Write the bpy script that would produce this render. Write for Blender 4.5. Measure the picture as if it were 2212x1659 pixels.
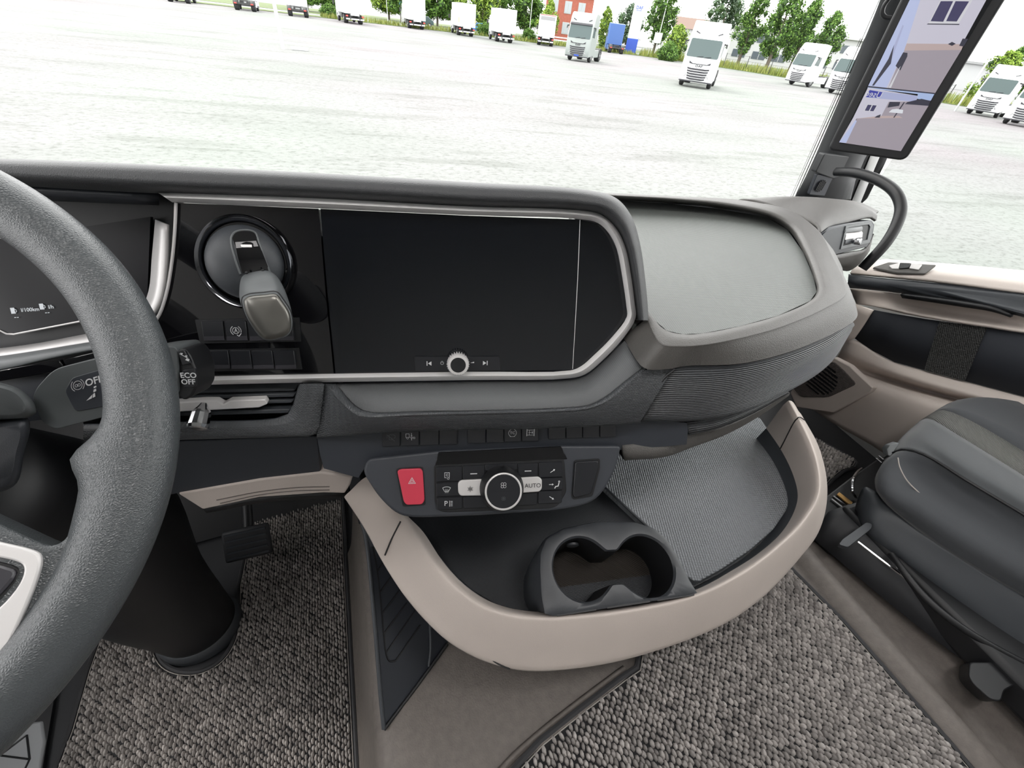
import bpy, bmesh, math, random
from mathutils import Vector, Matrix
V = Vector
for o in list(bpy.data.objects): bpy.data.objects.remove(o)
scene = bpy.context.scene
COL = scene.collection
rng = random.Random(7)

# ---------------------------------------------------------------- camera
# vehicle frame: X right, Y forward, Z up, origin on the driver's floor below the camera
IMW, IMH, FPX = 2212., 1659., 910.
CX, CY = IMW/2, IMH/2
ROLL, PITCH, YAW = math.radians(7.4), math.radians(40.7), math.radians(23.6)
CAM = V((0, 0, 1.1))
_fh = V((math.sin(YAW), math.cos(YAW), 0)); _rh = V((math.cos(YAW), -math.sin(YAW), 0)); ZUP = V((0, 0, 1))
_fw = _fh*math.cos(PITCH) - ZUP*math.sin(PITCH)
_up = _fh*math.sin(PITCH) + ZUP*math.cos(PITCH)
_ix = _rh*math.cos(ROLL) + _up*math.sin(ROLL)
_iy = _rh*math.sin(ROLL) - _up*math.cos(ROLL)           # image down
cd = bpy.data.cameras.new('camera'); cam = bpy.data.objects.new('camera', cd); COL.objects.link(cam)
cd.sensor_fit = 'HORIZONTAL'; cd.sensor_width = 36.0; cd.lens = 36.0*FPX/IMW
cd.clip_start = 0.02; cd.clip_end = 2000
m = Matrix((_ix, -_iy, -_fw)).transposed().to_4x4(); m.translation = CAM
cam.matrix_world = m
scene.camera = cam

# ---------------------------------------------------------------- world, sun, exposure
w = bpy.data.worlds.new('sky'); scene.world = w; w.use_nodes = True
nt = w.node_tree; nt.nodes.clear()
out = nt.nodes.new('ShaderNodeOutputWorld'); bg = nt.nodes.new('ShaderNodeBackground')
bg.inputs[0].default_value = (1.0, 0.99, 0.985, 1); bg.inputs[1].default_value = 5.0
nt.links.new(bg.outputs[0], out.inputs[0])
sl = bpy.data.lights.new('sun', 'SUN'); sl.energy = 2.8; sl.angle = math.radians(14); sl.color = (1, .96, .9)
so = bpy.data.objects.new('sun', sl); COL.objects.link(so)
so.rotation_euler = V((0.62, -0.35, -0.95)).to_track_quat('-Z', 'Y').to_euler()
scene.view_settings.view_transform = 'Standard'; scene.view_settings.look = 'None'
scene.view_settings.exposure = 0.0; scene.view_settings.gamma = 1.0
scene.view_settings.use_curve_mapping = False

# ---------------------------------------------------------------- pixel helpers (a pixel is a direction; the surface gives the depth)
def ray(px, py):
    return (_fw*FPX + _ix*(px-CX) + _iy*(py-CY)).normalized()
def onp(px, py, p0, n):
    d = ray(px, py); return CAM + d*((p0-CAM).dot(n)/d.dot(n))
def ZP(px, py, z): return onp(px, py, V((0,0,z)), ZUP)
def XP(px, py, x): return onp(px, py, V((x,0,0)), V((1,0,0)))
def YP(px, py, y): return onp(px, py, V((0,y,0)), V((0,1,0)))
# plane of the instrument fascia and display
NS = ray(970, 572); PS = CAM + NS*0.44
E1 = NS.cross(ZUP).normalized(); E2 = E1.cross(NS)
def S(px, py, h=0.): return onp(px, py, PS - NS*h, NS)
# plane of the lower, vertical knee panels
NV = V((NS.x, NS.y, 0)).normalized()
PV = S(560, 935, 0.0)
def VP(px, py, h=0.): return onp(px, py, PV - NV*h, NV)
# plane of the climate panel
NK = (NV*0.74 - ZUP*0.67).normalized(); PK = S(1060, 968, 0.012)
K1 = E1; K2 = K1.cross(NK)
def K(px, py, h=0.): return onp(px, py, PK - NK*h, NK)
GZ = -1.55    # yard level below the cab floor
def G(px, py): return ZP(px, py, GZ)

# ---------------------------------------------------------------- curve helpers
def cat(pts, sub=6, closed=False):
    pts = [V(p) for p in pts]; n = len(pts)
    if n < 3 and not closed: return [pts[0].lerp(pts[-1], i/sub) for i in range(sub+1)]
    res = []
    rngi = range(n if closed else n-1)
    for i in rngi:
        if closed: a, b, c, d = pts[(i-1) % n], pts[i], pts[(i+1) % n], pts[(i+2) % n]
        else:
            b, c = pts[i], pts[i+1]
            a = pts[i-1] if i > 0 else b*2-c
            d = pts[i+2] if i+2 < n else c*2-b
        la, lb, lc = max((b-a).length,1e-6)**.5, max((c-b).length,1e-6)**.5, max((d-c).length,1e-6)**.5
        m1 = (c-b) + ((b-a)/la - (c-a)/(la+lb))*lb
        m2 = (c-b) + ((d-c)/lc - (d-b)/(lb+lc))*lb
        for k in range(sub):
            t = k/sub; t2 = t*t; t3 = t2*t
            res.append(b*(2*t3-3*t2+1) + m1*(t3-2*t2+t) + c*(-2*t3+3*t2) + m2*(t3-t2))
    if not closed: res.append(pts[-1].copy())
    return res
def rs(pts, n, closed=False, smooth=True):
    d = cat(pts, 8, closed) if smooth else [V(p) for p in pts]
    if closed: d = d + [d[0]]
    L = [0]
    for a, b in zip(d, d[1:]): L.append(L[-1] + (b-a).length)
    tot = L[-1]; res = []; j = 0
    cnt = n if closed else n-1
    for i in range(n):
        t = tot*i/cnt
        while j < len(L)-2 and L[j+1] < t: j += 1
        s = (t-L[j])/max(L[j+1]-L[j], 1e-9)
        res.append(d[j].lerp(d[j+1], min(max(s,0),1)))
    return res
def fil(pts, r, seg=5):
    """round the corners of a closed polygon; r = number or list"""
    n = len(pts); res = []
    for i in range(n):
        p, a, b = pts[i], pts[i-1], pts[(i+1) % n]
        rr = r[i] if isinstance(r, (list, tuple)) else r
        if rr <= 0: res.append(p.copy()); continue
        da, db = a-p, b-p
        ra, rb = min(rr, da.length*.48), min(rr, db.length*.48)
        A, B = p + da.normalized()*ra, p + db.normalized()*rb
        for k in range(seg+1):
            t = k/seg; res.append(A*(1-t)**2 + p*2*t*(1-t) + B*t*t)
    return res

# ---------------------------------------------------------------- object helpers
def tag(o, label=None, cat=None, group=None, kind=None):
    if label: o['label'] = label
    if cat: o['category'] = cat
    if group: o['group'] = group
    if kind: o['kind'] = kind
    return o
def thing(name, loc, label, cat, group=None, kind=None):
    o = bpy.data.objects.new(name, None); COL.objects.link(o); o.location = V(loc)
    o.empty_display_size = .05
    return tag(o, label, cat, group, kind)
def wloc(o):
    p = V((0,0,0))
    while o is not None: p += o.location; o = o.parent
    return p
def obj(name, verts, faces, mat, parent=None, smooth=False, bevel=0, bseg=2, solid=0, off=-1, subd=0, origin=None, angle=35):
    me = bpy.data.meshes.new(name)
    base = wloc(parent) if parent is not None else (V(origin) if origin is not None else V((0,0,0)))
    me.from_pydata([tuple(V(v)-base) for v in verts], [], faces)
    me.update()
    o = bpy.data.objects.new(name, me); COL.objects.link(o)
    if parent is not None: o.parent = parent
    else: o.location = base
    if mat is not None: me.materials.append(mat)
    if solid:
        md = o.modifiers.new('solid', 'SOLIDIFY'); md.thickness = abs(solid); md.offset = off; md.use_even_offset = False
    if subd:
        md = o.modifiers.new('sub', 'SUBSURF'); md.levels = md.render_levels = subd
    if bevel:
        md = o.modifiers.new('bev', 'BEVEL'); md.width = bevel; md.segments = bseg; md.limit_method = 'ANGLE'
        md.angle_limit = math.radians(angle); md.harden_normals = False
    if smooth or bevel or subd:
        for p in me.polygons: p.use_smooth = True
        if not subd and not smooth == 'all':
            try: me.set_sharp_from_angle(angle=math.radians(50))
            except Exception: pass
    return o
def fixn(o):
    bm = bmesh.new(); bm.from_mesh(o.data); bmesh.ops.recalc_face_normals(bm, faces=bm.faces); bm.to_mesh(o.data); bm.free(); return o
def loft(name, rows, mat, parent=None, n=24, sub=5, closed=False, vclosed=False, vsub=0, solid=0, off=-1, bevel=0, smooth='all', cap=False, sm=True, origin=None, flip=False):
    R = [rs(r, n, closed, sm) for r in rows] if n else [cat(r, sub, closed) for r in rows]
    n = len(R[0])
    if vsub:
        colz = [cat([r[i] for r in R], vsub, vclosed) for i in range(n)]
        R = [[c[j] for c in colz] for j in range(len(colz[0]))]
    verts = [p for r in R for p in r]; faces = []
    m = len(R); nn = n if closed else n-1; mm = m if vclosed else m-1
    for j in range(mm):
        for i in range(nn):
            a, b = j*n+i, j*n+(i+1) % n; c, d = ((j+1) % m)*n+(i+1) % n, ((j+1) % m)*n+i
            faces.append((a, b, c, d) if not flip else (d, c, b, a))
    if cap and vclosed and not closed:
        faces.append(tuple(j*n for j in range(m))); faces.append(tuple(j*n+n-1 for j in reversed(range(m))))
    if cap and closed and not vclosed:
        faces.append(tuple(range(n-1, -1, -1))); faces.append(tuple((m-1)*n+i for i in range(n)))
    o = obj(name, verts, faces, mat, parent, smooth, bevel, solid=solid, off=off, origin=origin)
    return o
def prism(name, pts, d, mat, parent=None, bevel=0, bseg=2, origin=None, smooth=False, back=None):
    """solid with face pts (planar loop) and back face pts+d (or an own back loop)"""
    pts = [V(p) for p in pts]; n = len(pts); d = V(d)
    bk = [V(p) for p in back] if back else [p+d for p in pts]
    fs = [tuple(range(n)), tuple(range(2*n-1, n-1, -1))] + [(i, n+i, n+(i+1) % n, (i+1) % n) for i in range(n)]
    o = obj(name, pts+bk, fs, mat, parent, smooth, bevel, bseg, origin=origin)
    return fixn(o)
def ring(name, outer, inner, d, mat, parent=None, bevel=0, origin=None):
    """frame between two loops of equal count, extruded by d"""
    n = len(outer); d = V(d)
    vs = list(outer)+list(inner)+[p+d for p in outer]+[p+d for p in inner]; fs = []
    for i in range(n):
        j = (i+1) % n
        fs += [(i, j, n+j, n+i), (2*n+i, 3*n+i, 3*n+j, 2*n+j), (i, 2*n+i, 2*n+j, j), (n+i, n+j, 3*n+j, 3*n+i)]
    return fixn(obj(name, vs, fs, mat, parent, False, bevel, origin=origin))
def boxv(c, sx, sy, sz, ax=None):
    ax = ax or (V((1,0,0)), V((0,1,0)), V((0,0,1))); c = V(c)
    return [c + ax[0]*sx*a/2 + ax[1]*sy*b/2 + ax[2]*sz*e/2 for a, b, e in
            ((-1,-1,-1),(1,-1,-1),(1,1,-1),(-1,1,-1),(-1,-1,1),(1,-1,1),(1,1,1),(-1,1,1))]
BOXF = [(0,3,2,1),(4,5,6,7),(0,1,5,4),(1,2,6,5),(2,3,7,6),(3,0,4,7)]
def box(name, c, s, mat, parent=None, bevel=0, ax=None, bseg=2, origin=None):
    return obj(name, boxv(c, s[0], s[1], s[2], ax), BOXF, mat, parent, False, bevel, bseg, origin=origin)
def tubev(path, rad, n=12, up=None, flat=1.0):
    path = [V(p) for p in path]; vs = []; m = len(path)
    rad = rad if isinstance(rad, (list, tuple)) else [rad]*m
    t0 = (path[1]-path[0]).normalized()
    u = (V(up) if up is not None else (V((0,0,1)) if abs(t0.z) < .9 else V((1,0,0))))
    for i, p in enumerate(path):
        t = (path[min(i+1, m-1)] - path[max(i-1, 0)]).normalized()
        u = (u - t*u.dot(t)).normalized(); v = t.cross(u)
        for k in range(n):
            a = 2*math.pi*k/n; vs.append(p + (u*math.cos(a)*flat + v*math.sin(a))*rad[i])
    fs = [(j*n+i, j*n+(i+1) % n, (j+1)*n+(i+1) % n, (j+1)*n+i) for j in range(m-1) for i in range(n)]
    fs += [tuple(range(n-1, -1, -1)), tuple((m-1)*n+i for i in range(n))]
    return vs, fs
def tube(name, path, rad, mat, parent=None, n=12, sub=6, up=None, flat=1.0, origin=None):
    if sub and len(path) > 2: 
        if isinstance(rad, (list, tuple)):
            r2 = []
            for a, b in zip(rad, rad[1:]): r2 += [a+(b-a)*k/sub for k in range(sub)]
            rad = r2+[rad[-1]]
        path = cat(path, sub)
    vs, fs = tubev(path, rad, n, up, flat)
    return obj(name, vs, fs, mat, parent, True, origin=origin)
def lathe(name, o0, axis, prof, mat, parent=None, n=32, ref=None, cap=True, origin=None, smooth=True):
    """prof = [(radius, height along axis)]"""
    ax = V(axis).normalized(); r = V(ref) if ref is not None else (V((1,0,0)) if abs(ax.x) < .9 else V((0,1,0)))
    u = (r-ax*r.dot(ax)).normalized(); v = ax.cross(u); vs = []
    for R, h in prof:
        for k in range(n):
            a = 2*math.pi*k/n; vs.append(V(o0)+ax*h+(u*math.cos(a)+v*math.sin(a))*R)
    m = len(prof)
    fs = [(j*n+i, j*n+(i+1) % n, (j+1)*n+(i+1) % n, (j+1)*n+i) for j in range(m-1) for i in range(n)]
    if cap: fs += [tuple(range(n-1,-1,-1)), tuple((m-1)*n+i for i in range(n))]
    return fixn(obj(name, vs, fs, mat, parent, smooth, origin=origin))
def circ(c, r, u, v, n=24, a0=0, a1=2*math.pi, end=False):
    return [V(c)+(V(u)*math.cos(a0+(a1-a0)*k/(n-1 if end else n))+V(v)*math.sin(a0+(a1-a0)*k/(n-1 if end else n)))*r for k in range(n)]
class MB:
    """collects primitives into one mesh"""
    def __init__(s): s.v = []; s.f = []
    def add(s, vs, fs):
        b = len(s.v); s.v += [V(v) for v in vs]; s.f += [tuple(b+i for i in f) for f in fs]; return s
    def box(s, c, sz, ax=None): return s.add(boxv(c, sz[0], sz[1], sz[2], ax), BOXF)
    def tube(s, path, rad, n=8): return s.add(*tubev(path, rad, n))
    def poly(s, pts): return s.add(pts, [tuple(range(len(pts)))])
    def build(s, name, mat, parent=None, **k): return obj(name, s.v, s.f, mat, parent, **k)
class Draw:
    """flat print (strokes, fills) on a surface, in millimetres of a local frame"""
    def __init__(s, o, r, u, lift=.0005):
        s.o, s.r, s.u = V(o), V(r).normalized(), V(u).normalized(); s.n = s.r.cross(s.u).normalized(); s.o = s.o + s.n*lift; s.mb = MB()
    def P(s, x, y): return s.o + s.r*(x*.001) + s.u*(y*.001)
    def line(s, pts, w=.5, closed=False):
        q = list(pts)+([pts[0]] if closed else [])
        for (x0,y0),(x1,y1) in zip(q, q[1:]):
            dx, dy = x1-x0, y1-y0; L = math.hypot(dx, dy) or 1; nx, ny = -dy/L*w/2, dx/L*w/2; ex, ey = dx/L*w/3, dy/L*w/3
            s.mb.poly([s.P(x0-ex+nx,y0-ey+ny), s.P(x0-ex-nx,y0-ey-ny), s.P(x1+ex-nx,y1+ey-ny), s.P(x1+ex+nx,y1+ey+ny)])
        return s
    def arc(s, cx, cy, r, a0=0, a1=360, w=.5, n=18):
        return s.line([(cx+r*math.cos(math.radians(a0+(a1-a0)*i/n)), cy+r*math.sin(math.radians(a0+(a1-a0)*i/n))) for i in range(n+1)], w)
    def fill(s, pts): s.mb.poly([s.P(*p) for p in pts]); return s
    def done(s, name, mat, parent):
        o = s.mb.build(name, mat, parent); o['kind'] = 'stuff'; return o
def text(body, size, o, r, u, mat, parent, name='lettering', lift=.0005, bold=0., align='CENTER', ext=0., sx=1.0):
    """lettering of cap height size (m) centred at o, as a mesh"""
    c = bpy.data.curves.new('t', 'FONT'); c.body = body; c.size = size/0.7; c.align_x = align; c.align_y = 'CENTER'
    c.offset = bold*size; c.extrude = ext; c.resolution_u = 3
    t = bpy.data.objects.new('t', c); COL.objects.link(t)
    bpy.context.view_layer.update()
    me = bpy.data.meshes.new_from_object(t.evaluated_get(bpy.context.evaluated_depsgraph_get()))
    vs = [v.co.copy() for v in me.vertices]; fs = [tuple(p.vertices) for p in me.polygons]
    bpy.data.objects.remove(t); bpy.data.curves.remove(c); bpy.data.meshes.remove(me)
    r = V(r).normalized(); u = V(u).normalized(); nn = r.cross(u).normalized()
    pt = [V(o)+r*v.x*sx+u*v.y+nn*(v.z+lift) for v in vs]
    par = list(range(len(vs)))
    def fnd(i):
        while par[i] != i: par[i] = par[par[i]]; i = par[i]
        return i
    for f in fs:
        for k in f[1:]: par[fnd(k)] = fnd(f[0])
    isl = {}
    for f in fs: isl.setdefault(fnd(f[0]), []).append(f)
    for key in sorted(isl, key=lambda k: min(vs[i].x for f in isl[k] for i in f)):
        idx = sorted({i for f in isl[key] for i in f}); mp = {a: b for b, a in enumerate(idx)}
        obj('letter', [pt[i] for i in idx], [tuple(mp[i] for i in f) for f in isl[key]], mat, parent)
def copy_tree(o, parent=None):
    c = o.copy(); COL.objects.link(c); c.parent = parent
    for ch in o.children: copy_tree(ch, c)
    return c
# ================================================================ materials
def srgb(r, g, b):
    f = lambda c: ((c/255+.055)/1.055)**2.4 if c/255 > .04045 else c/255/12.92
    return (f(r), f(g), f(b))
def nmat(name):
    m = bpy.data.materials.new(name); m.use_nodes = True; t = m.node_tree
    return m, t, t.nodes['Principled BSDF'], t.nodes['Material Output']
def mat(name, col, rough=.5, metal=0., spec=.5, bump=None, var=None, coat=0., emit=None, sheen=0., stretch=None, coord='Object', alpha=None):
    """bump = list of (kind, scale, strength[, distance]); var = (scale, amount) brightness mottling"""
    m, t, b, o = nmat(name); N = t.nodes; L = t.links
    b.inputs['Base Color'].default_value = (*col, 1); b.inputs['Roughness'].default_value = rough
    b.inputs['Metallic'].default_value = metal; b.inputs['Specular IOR Level'].default_value = spec
    if coat: b.inputs['Coat Weight'].default_value = coat; b.inputs['Coat Roughness'].default_value = .03
    if sheen: b.inputs['Sheen Weight'].default_value = sheen; b.inputs['Sheen Roughness'].default_value = .5
    if emit: b.inputs['Emission Color'].default_value = (*emit[0], 1); b.inputs['Emission Strength'].default_value = emit[1]
    tc = N.new('ShaderNodeTexCoord'); vec = tc.outputs[coord]
    if stretch:
        mp = N.new('ShaderNodeMapping'); mp.inputs['Scale'].default_value = stretch; L.new(vec, mp.inputs[0]); vec = mp.outputs[0]
    if var:
        nz = N.new('ShaderNodeTexNoise'); nz.inputs['Scale'].default_value = var[0]; nz.inputs['Detail'].default_value = 4
        L.new(vec, nz.inputs['Vector'])
        mr = N.new('ShaderNodeMapRange'); mr.inputs[1].default_value = .3; mr.inputs[2].default_value = .7
        mr.inputs[3].default_value = 1-var[1]; mr.inputs[4].default_value = 1+var[1]; L.new(nz.outputs[0], mr.inputs[0])
        mx = N.new('ShaderNodeVectorMath'); mx.operation = 'SCALE'; mx.inputs[0].default_value = col
        L.new(mr.outputs[0], mx.inputs['Scale']); L.new(mx.outputs[0], b.inputs['Base Color'])
    prev = None
    for bp in (bump or []):
        kind, sc, st = bp[:3]; dist = bp[3] if len(bp) > 3 else .001
        if kind == 'noise':
            x = N.new('ShaderNodeTexNoise'); x.inputs['Scale'].default_value = sc; x.inputs['Detail'].default_value = 3; h = x.outputs[0]
        elif kind == 'vor':
            x = N.new('ShaderNodeTexVoronoi'); x.feature = 'DISTANCE_TO_EDGE'; x.inputs['Scale'].default_value = sc; h = x.outputs[0]
        elif kind == 'cell':
            x = N.new('ShaderNodeTexVoronoi'); x.inputs['Scale'].default_value = sc; h = x.outputs[0]
        elif kind == 'wave':
            x = N.new('ShaderNodeTexWave'); x.inputs['Scale'].default_value = sc; x.bands_direction = bp[4] if len(bp) > 4 else 'Z'; h = x.outputs[1]
        elif kind == 'bricktex':
            cb = N.new('ShaderNodeCombineXYZ')
            for ci, dd in enumerate((bp[4], bp[5])):
                q = N.new('ShaderNodeVectorMath'); q.operation = 'DOT_PRODUCT'; q.inputs[1].default_value = tuple(V(dd)*sc); L.new(vec, q.inputs[0]); L.new(q.outputs['Value'], cb.inputs[ci])
            bt_ = N.new('ShaderNodeTexBrick'); bt_.inputs['Scale'].default_value = 1.; bt_.inputs['Brick Width'].default_value = 1.; bt_.inputs['Row Height'].default_value = bp[6]
            bt_.inputs['Mortar Size'].default_value = .16; bt_.inputs['Mortar Smooth'].default_value = 1.; bt_.inputs['Color1'].default_value = bt_.inputs['Color2'].default_value = (1,1,1,1); bt_.inputs['Mortar'].default_value = (0,0,0,1)
            L.new(cb.outputs[0], bt_.inputs['Vector']); h = bt_.outputs['Color']; x = None
        elif kind in ('grid', 'brick'):
            u, v = bp[4], bp[5]; x = None
            def comp(d, s, shift=None):
                q = N.new('ShaderNodeVectorMath'); q.operation = 'DOT_PRODUCT'; q.inputs[1].default_value = tuple(V(d)*s*2*math.pi); L.new(vec, q.inputs[0])
                val = q.outputs['Value']
                if shift is not None:
                    ad = N.new('ShaderNodeMath'); ad.operation = 'ADD'; L.new(val, ad.inputs[0]); L.new(shift, ad.inputs[1]); val = ad.outputs[0]
                sn = N.new('ShaderNodeMath'); sn.operation = 'SINE'; L.new(val, sn.inputs[0]); return sn.outputs[0], q.outputs['Value']
            a, av = comp(u, sc); sh = None
            if kind == 'brick':   # every other row shifted by half a piece
                fl = N.new('ShaderNodeMath'); fl.operation = 'MULTIPLY'; fl.inputs[1].default_value = 1/(2*math.pi); L.new(av, fl.inputs[0])
                f2 = N.new('ShaderNodeMath'); f2.operation = 'FLOOR'; L.new(fl.outputs[0], f2.inputs[0])
                f3 = N.new('ShaderNodeMath'); f3.operation = 'MULTIPLY'; f3.inputs[1].default_value = math.pi; L.new(f2.outputs[0], f3.inputs[0]); sh = f3.outputs[0]
                sv = sc*bp[6]
            else: sv = sc*(bp[6] if len(bp) > 6 else 1)
            c2, _ = comp(v, sv, sh)
            ml = N.new('ShaderNodeMath'); ml.operation = 'MINIMUM' if kind == 'brick' else 'ADD'; L.new(a, ml.inputs[0]); L.new(c2, ml.inputs[1]); h = ml.outputs[0]
        elif kind == 'rib':
            q = N.new('ShaderNodeVectorMath'); q.operation = 'DOT_PRODUCT'; q.inputs[1].default_value = tuple(V(bp[4])*sc*2*math.pi); L.new(vec, q.inputs[0])
            sn = N.new('ShaderNodeMath'); sn.operation = 'SINE'; L.new(q.outputs['Value'], sn.inputs[0]); h = sn.outputs[0]; x = None
        if x is not None: L.new(vec, x.inputs['Vector'])
        bn = N.new('ShaderNodeBump'); bn.inputs['Strength'].default_value = st; bn.inputs['Distance'].default_value = dist
        L.new(h, bn.inputs['Height'])
        if prev is not None: L.new(prev, bn.inputs['Normal'])
        prev = bn.outputs[0]
    if prev is not None: L.new(prev, b.inputs['Normal'])
    return m
def thin_glass(name, tint=(1,1,1), refl=.06):
    m, t, b, o = nmat(name); N = t.nodes; L = t.links; N.remove(b)
    tr = N.new('ShaderNodeBsdfTransparent'); tr.inputs[0].default_value = (*tint, 1)
    gl = N.new('ShaderNodeBsdfGlossy'); gl.inputs['Roughness'].default_value = .01
    mx = N.new('ShaderNodeMixShader'); fr = N.new('ShaderNodeLayerWeight'); fr.inputs[0].default_value = .12
    L.new(fr.outputs['Fresnel'], mx.inputs[0]) if refl else None
    ml = N.new('ShaderNodeMath'); ml.operation = 'MULTIPLY'; ml.inputs[1].default_value = refl/.1; L.new(fr.outputs['Fresnel'], ml.inputs[0]); L.new(ml.outputs[0], mx.inputs[0])
    L.new(tr.outputs[0], mx.inputs[1]); L.new(gl.outputs[0], mx.inputs[2]); L.new(mx.outputs[0], o.inputs[0])
    return m
def island_mat(name, cols, rough=.9, sheen=0.):
    """colour picked per loose piece (loops of the mat, leaves)"""
    m, t, b, o = nmat(name); N = t.nodes; L = t.links
    g = N.new('ShaderNodeNewGeometry'); r = N.new('ShaderNodeValToRGB'); r.color_ramp.elements.remove(r.color_ramp.elements[0])
    r.color_ramp.elements[0].position = 0; r.color_ramp.elements[0].color = (*cols[0], 1)
    for i, c in enumerate(cols[1:]):
        e = r.color_ramp.elements.new((i+1)/(len(cols)-1)); e.color = (*c, 1)
    L.new(g.outputs['Random Per Island'], r.inputs[0]); L.new(r.outputs[0], b.inputs['Base Color'])
    b.inputs['Roughness'].default_value = rough; b.inputs['Specular IOR Level'].default_value = .2
    return m
M = {}
M['pad'] = mat('padded_skin', (.042,.044,.047), .5, bump=[('vor',620,.4,.0007)])
M['leather'] = mat('wheel_leather', (.05,.056,.06), .36, spec=.55, bump=[('vor',600,.5,.0008)], stretch=(1,1,1.6))
M['dark'] = mat('dark_plastic', (.024,.028,.036), .5, bump=[('noise',1400,.25,.0004)])
M['dark2'] = mat('charcoal_plastic', (.044,.049,.056), .48, bump=[('noise',1500,.3,.0004)])
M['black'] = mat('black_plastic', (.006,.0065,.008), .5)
M['key'] = mat('switch_plastic', (.010,.011,.014), .36, bump=[('noise',2000,.15,.0003)])
M['keysheen'] = mat('switch_satin', (.035,.034,.04), .3)
M['gloss'] = mat('piano_black', (.004,.004,.005), .04, spec=.5, coat=.3)
M['screen'] = mat('screen_glass', (.004,.005,.007), .09, spec=.45)
M['silver'] = mat('satin_silver', (.62,.605,.60), .36, metal=.15)
M['chrome'] = mat('chrome', (.75,.76,.78), .12, metal=1.)
M['grey'] = mat('grey_lever', (.12,.13,.135), .45, bump=[('noise',1500,.15,.0003)])
M['bronze'] = mat('satin_bronze_grey', (.17,.165,.15), .33, metal=.75)
M['ledge'] = mat('ribbed_grey_liner', (.12,.126,.13), .6, bump=[('grid',700,.25,.0004,(1,0,0),(0,1,0))])
M['shelf'] = mat('ribbed_shelf_liner', (.125,.135,.128), .5, bump=[('grid',380,.35,.0006,E1,V((-E1.y,E1.x,0)))])
M['rim'] = mat('grained_taupe_plastic', (.078,.074,.069), .5, bump=[('noise',800,.6,.0009)], var=(30,.06))
M['knurl'] = mat('knurled_plastic', (.072,.077,.083), .42, bump=[('bricktex',340,.8,.0007,E1,ZUP,.52)])
M['rib'] = mat('ribbed_plastic', (.055,.059,.065), .4, bump=[('rib',430,.8,.0007,ZUP)])
M['beige'] = mat('beige_plastic', (.52,.46,.42), .5, bump=[('noise',900,.35,.0005)], var=(14,.025))
M['brown'] = mat('brown_floor_plastic', (.128,.112,.101), .6, bump=[('noise',420,.6,.0012)], var=(90,.12))
M['trayliner'] = mat('tray_liner', (.018,.020,.024), .5, bump=[('grid',520,.25,.0005,(1,0,0),(0,1,0))])
M['traymat'] = mat('ribbed_tray_mat', (.20,.212,.225), .42, bump=[('grid',240,.6,.001,(.94,-.34,0),(.34,.94,0))])
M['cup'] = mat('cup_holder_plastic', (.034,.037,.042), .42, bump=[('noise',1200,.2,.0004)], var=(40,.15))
M['cupfloor'] = mat('cup_floor_plastic', (.030,.024,.020), .5, bump=[('rib',400,.7,.001,(.7,.7,0))])
M['loop'] = island_mat('carpet_loops', [(.20,.187,.18),(.30,.281,.27),(.40,.375,.358),(.25,.233,.224),(.48,.45,.43),(.34,.318,.305)])
M['matbase'] = mat('carpet_backing', (.02,.02,.022), .95)
M['bind'] = mat('mat_binding', (.03,.03,.033), .7, bump=[('noise',900,.5,.0006)])
M['thread'] = mat('thread', (.42,.39,.36), .8)
M['rubber'] = mat('black_rubber', (.018,.019,.022), .6)
M['steprub'] = mat('grey_step_rubber', (.30,.31,.32), .6)
M['fabric'] = mat('dark_seat_cloth', (.062,.067,.072), .85, sheen=.3, bump=[('noise',1600,.4,.0005)])
M['fabric2'] = mat('charcoal_seat_cloth', (.045,.049,.055), .85, sheen=.2, bump=[('noise',1600,.4,.0005)])
M['stripe'] = mat('woven_grey_stripe', (.15,.15,.142), .9, bump=[('grid',300,.8,.0012,(.7,.7,0),(.7,-.7,0))])
M['doorcloth'] = mat('navy_door_cloth', (.016,.019,.026), .8, bump=[('noise',1600,.3,.0005)])
M['doormesh'] = mat('grey_door_mesh', (.045,.046,.046), .85, bump=[('grid',260,.9,.0012,(0,.7,.7),(0,.7,-.7))])
M['red'] = mat('hazard_red', srgb(196,58,78), .4, bump=[('noise',1500,.15,.0003)])
M['print'] = mat('white_print', (.62,.63,.64), .5)
M['printdim'] = mat('grey_print', (.10,.105,.11), .5)
M['printdark'] = mat('dark_print', (.02,.02,.022), .6)
M['lit'] = mat('lit_symbol', (.1,.1,.1), .5, emit=((.9,.95,1), .55))
M['glass'] = thin_glass('window_glass', (.98,.985,.98), .05)
M['seal'] = mat('window_seal', (.012,.013,.014), .6)
M['whitebody'] = mat('cab_paint_white', (.72,.73,.72), .35)
M['liner'] = mat('headliner', (.52,.515,.51), .9)

M['grip'] = mat('grip_rubber', (.009,.0095,.011), .45, spec=.35, bump=[('noise',900,.3,.0005)])
M['screen2'] = mat('cluster_glass', (.006,.006,.008), .3, spec=.2)
M['dark3'] = mat('console_plastic', (.033,.037,.045), .5, bump=[('noise',1400,.25,.0004)])
M['darkchrome'] = mat('dark_chrome', (.16,.165,.18), .1, metal=1.)
M['shroud'] = mat('shroud_plastic', (.075,.083,.086), .5, bump=[('noise',1400,.2,.0004)])
M['groove'] = mat('groove_taupe', (.10,.085,.078), .7)
M['pillar'] = mat('pillar_plastic', (.022,.024,.026), .55)
M['lamp'] = mat('fill_panel_face', (.8,.8,.8), .5, emit=((1,.965,.94), 18.))  # glow of the added fill light panels
M['framesilver'] = mat('frame_silver', (.80,.785,.78), .36, metal=.1)
M['sideglass'] = thin_glass('side_window_glass', (.92,.93,.925), .05)
# ================================================================ cab shell
def struct(o): o['kind'] = 'structure'; return o
XD, YR, ZR = 1.42, -1.5, 2.05      # passenger door plane, rear wall, roof
XL = -1.0
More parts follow.
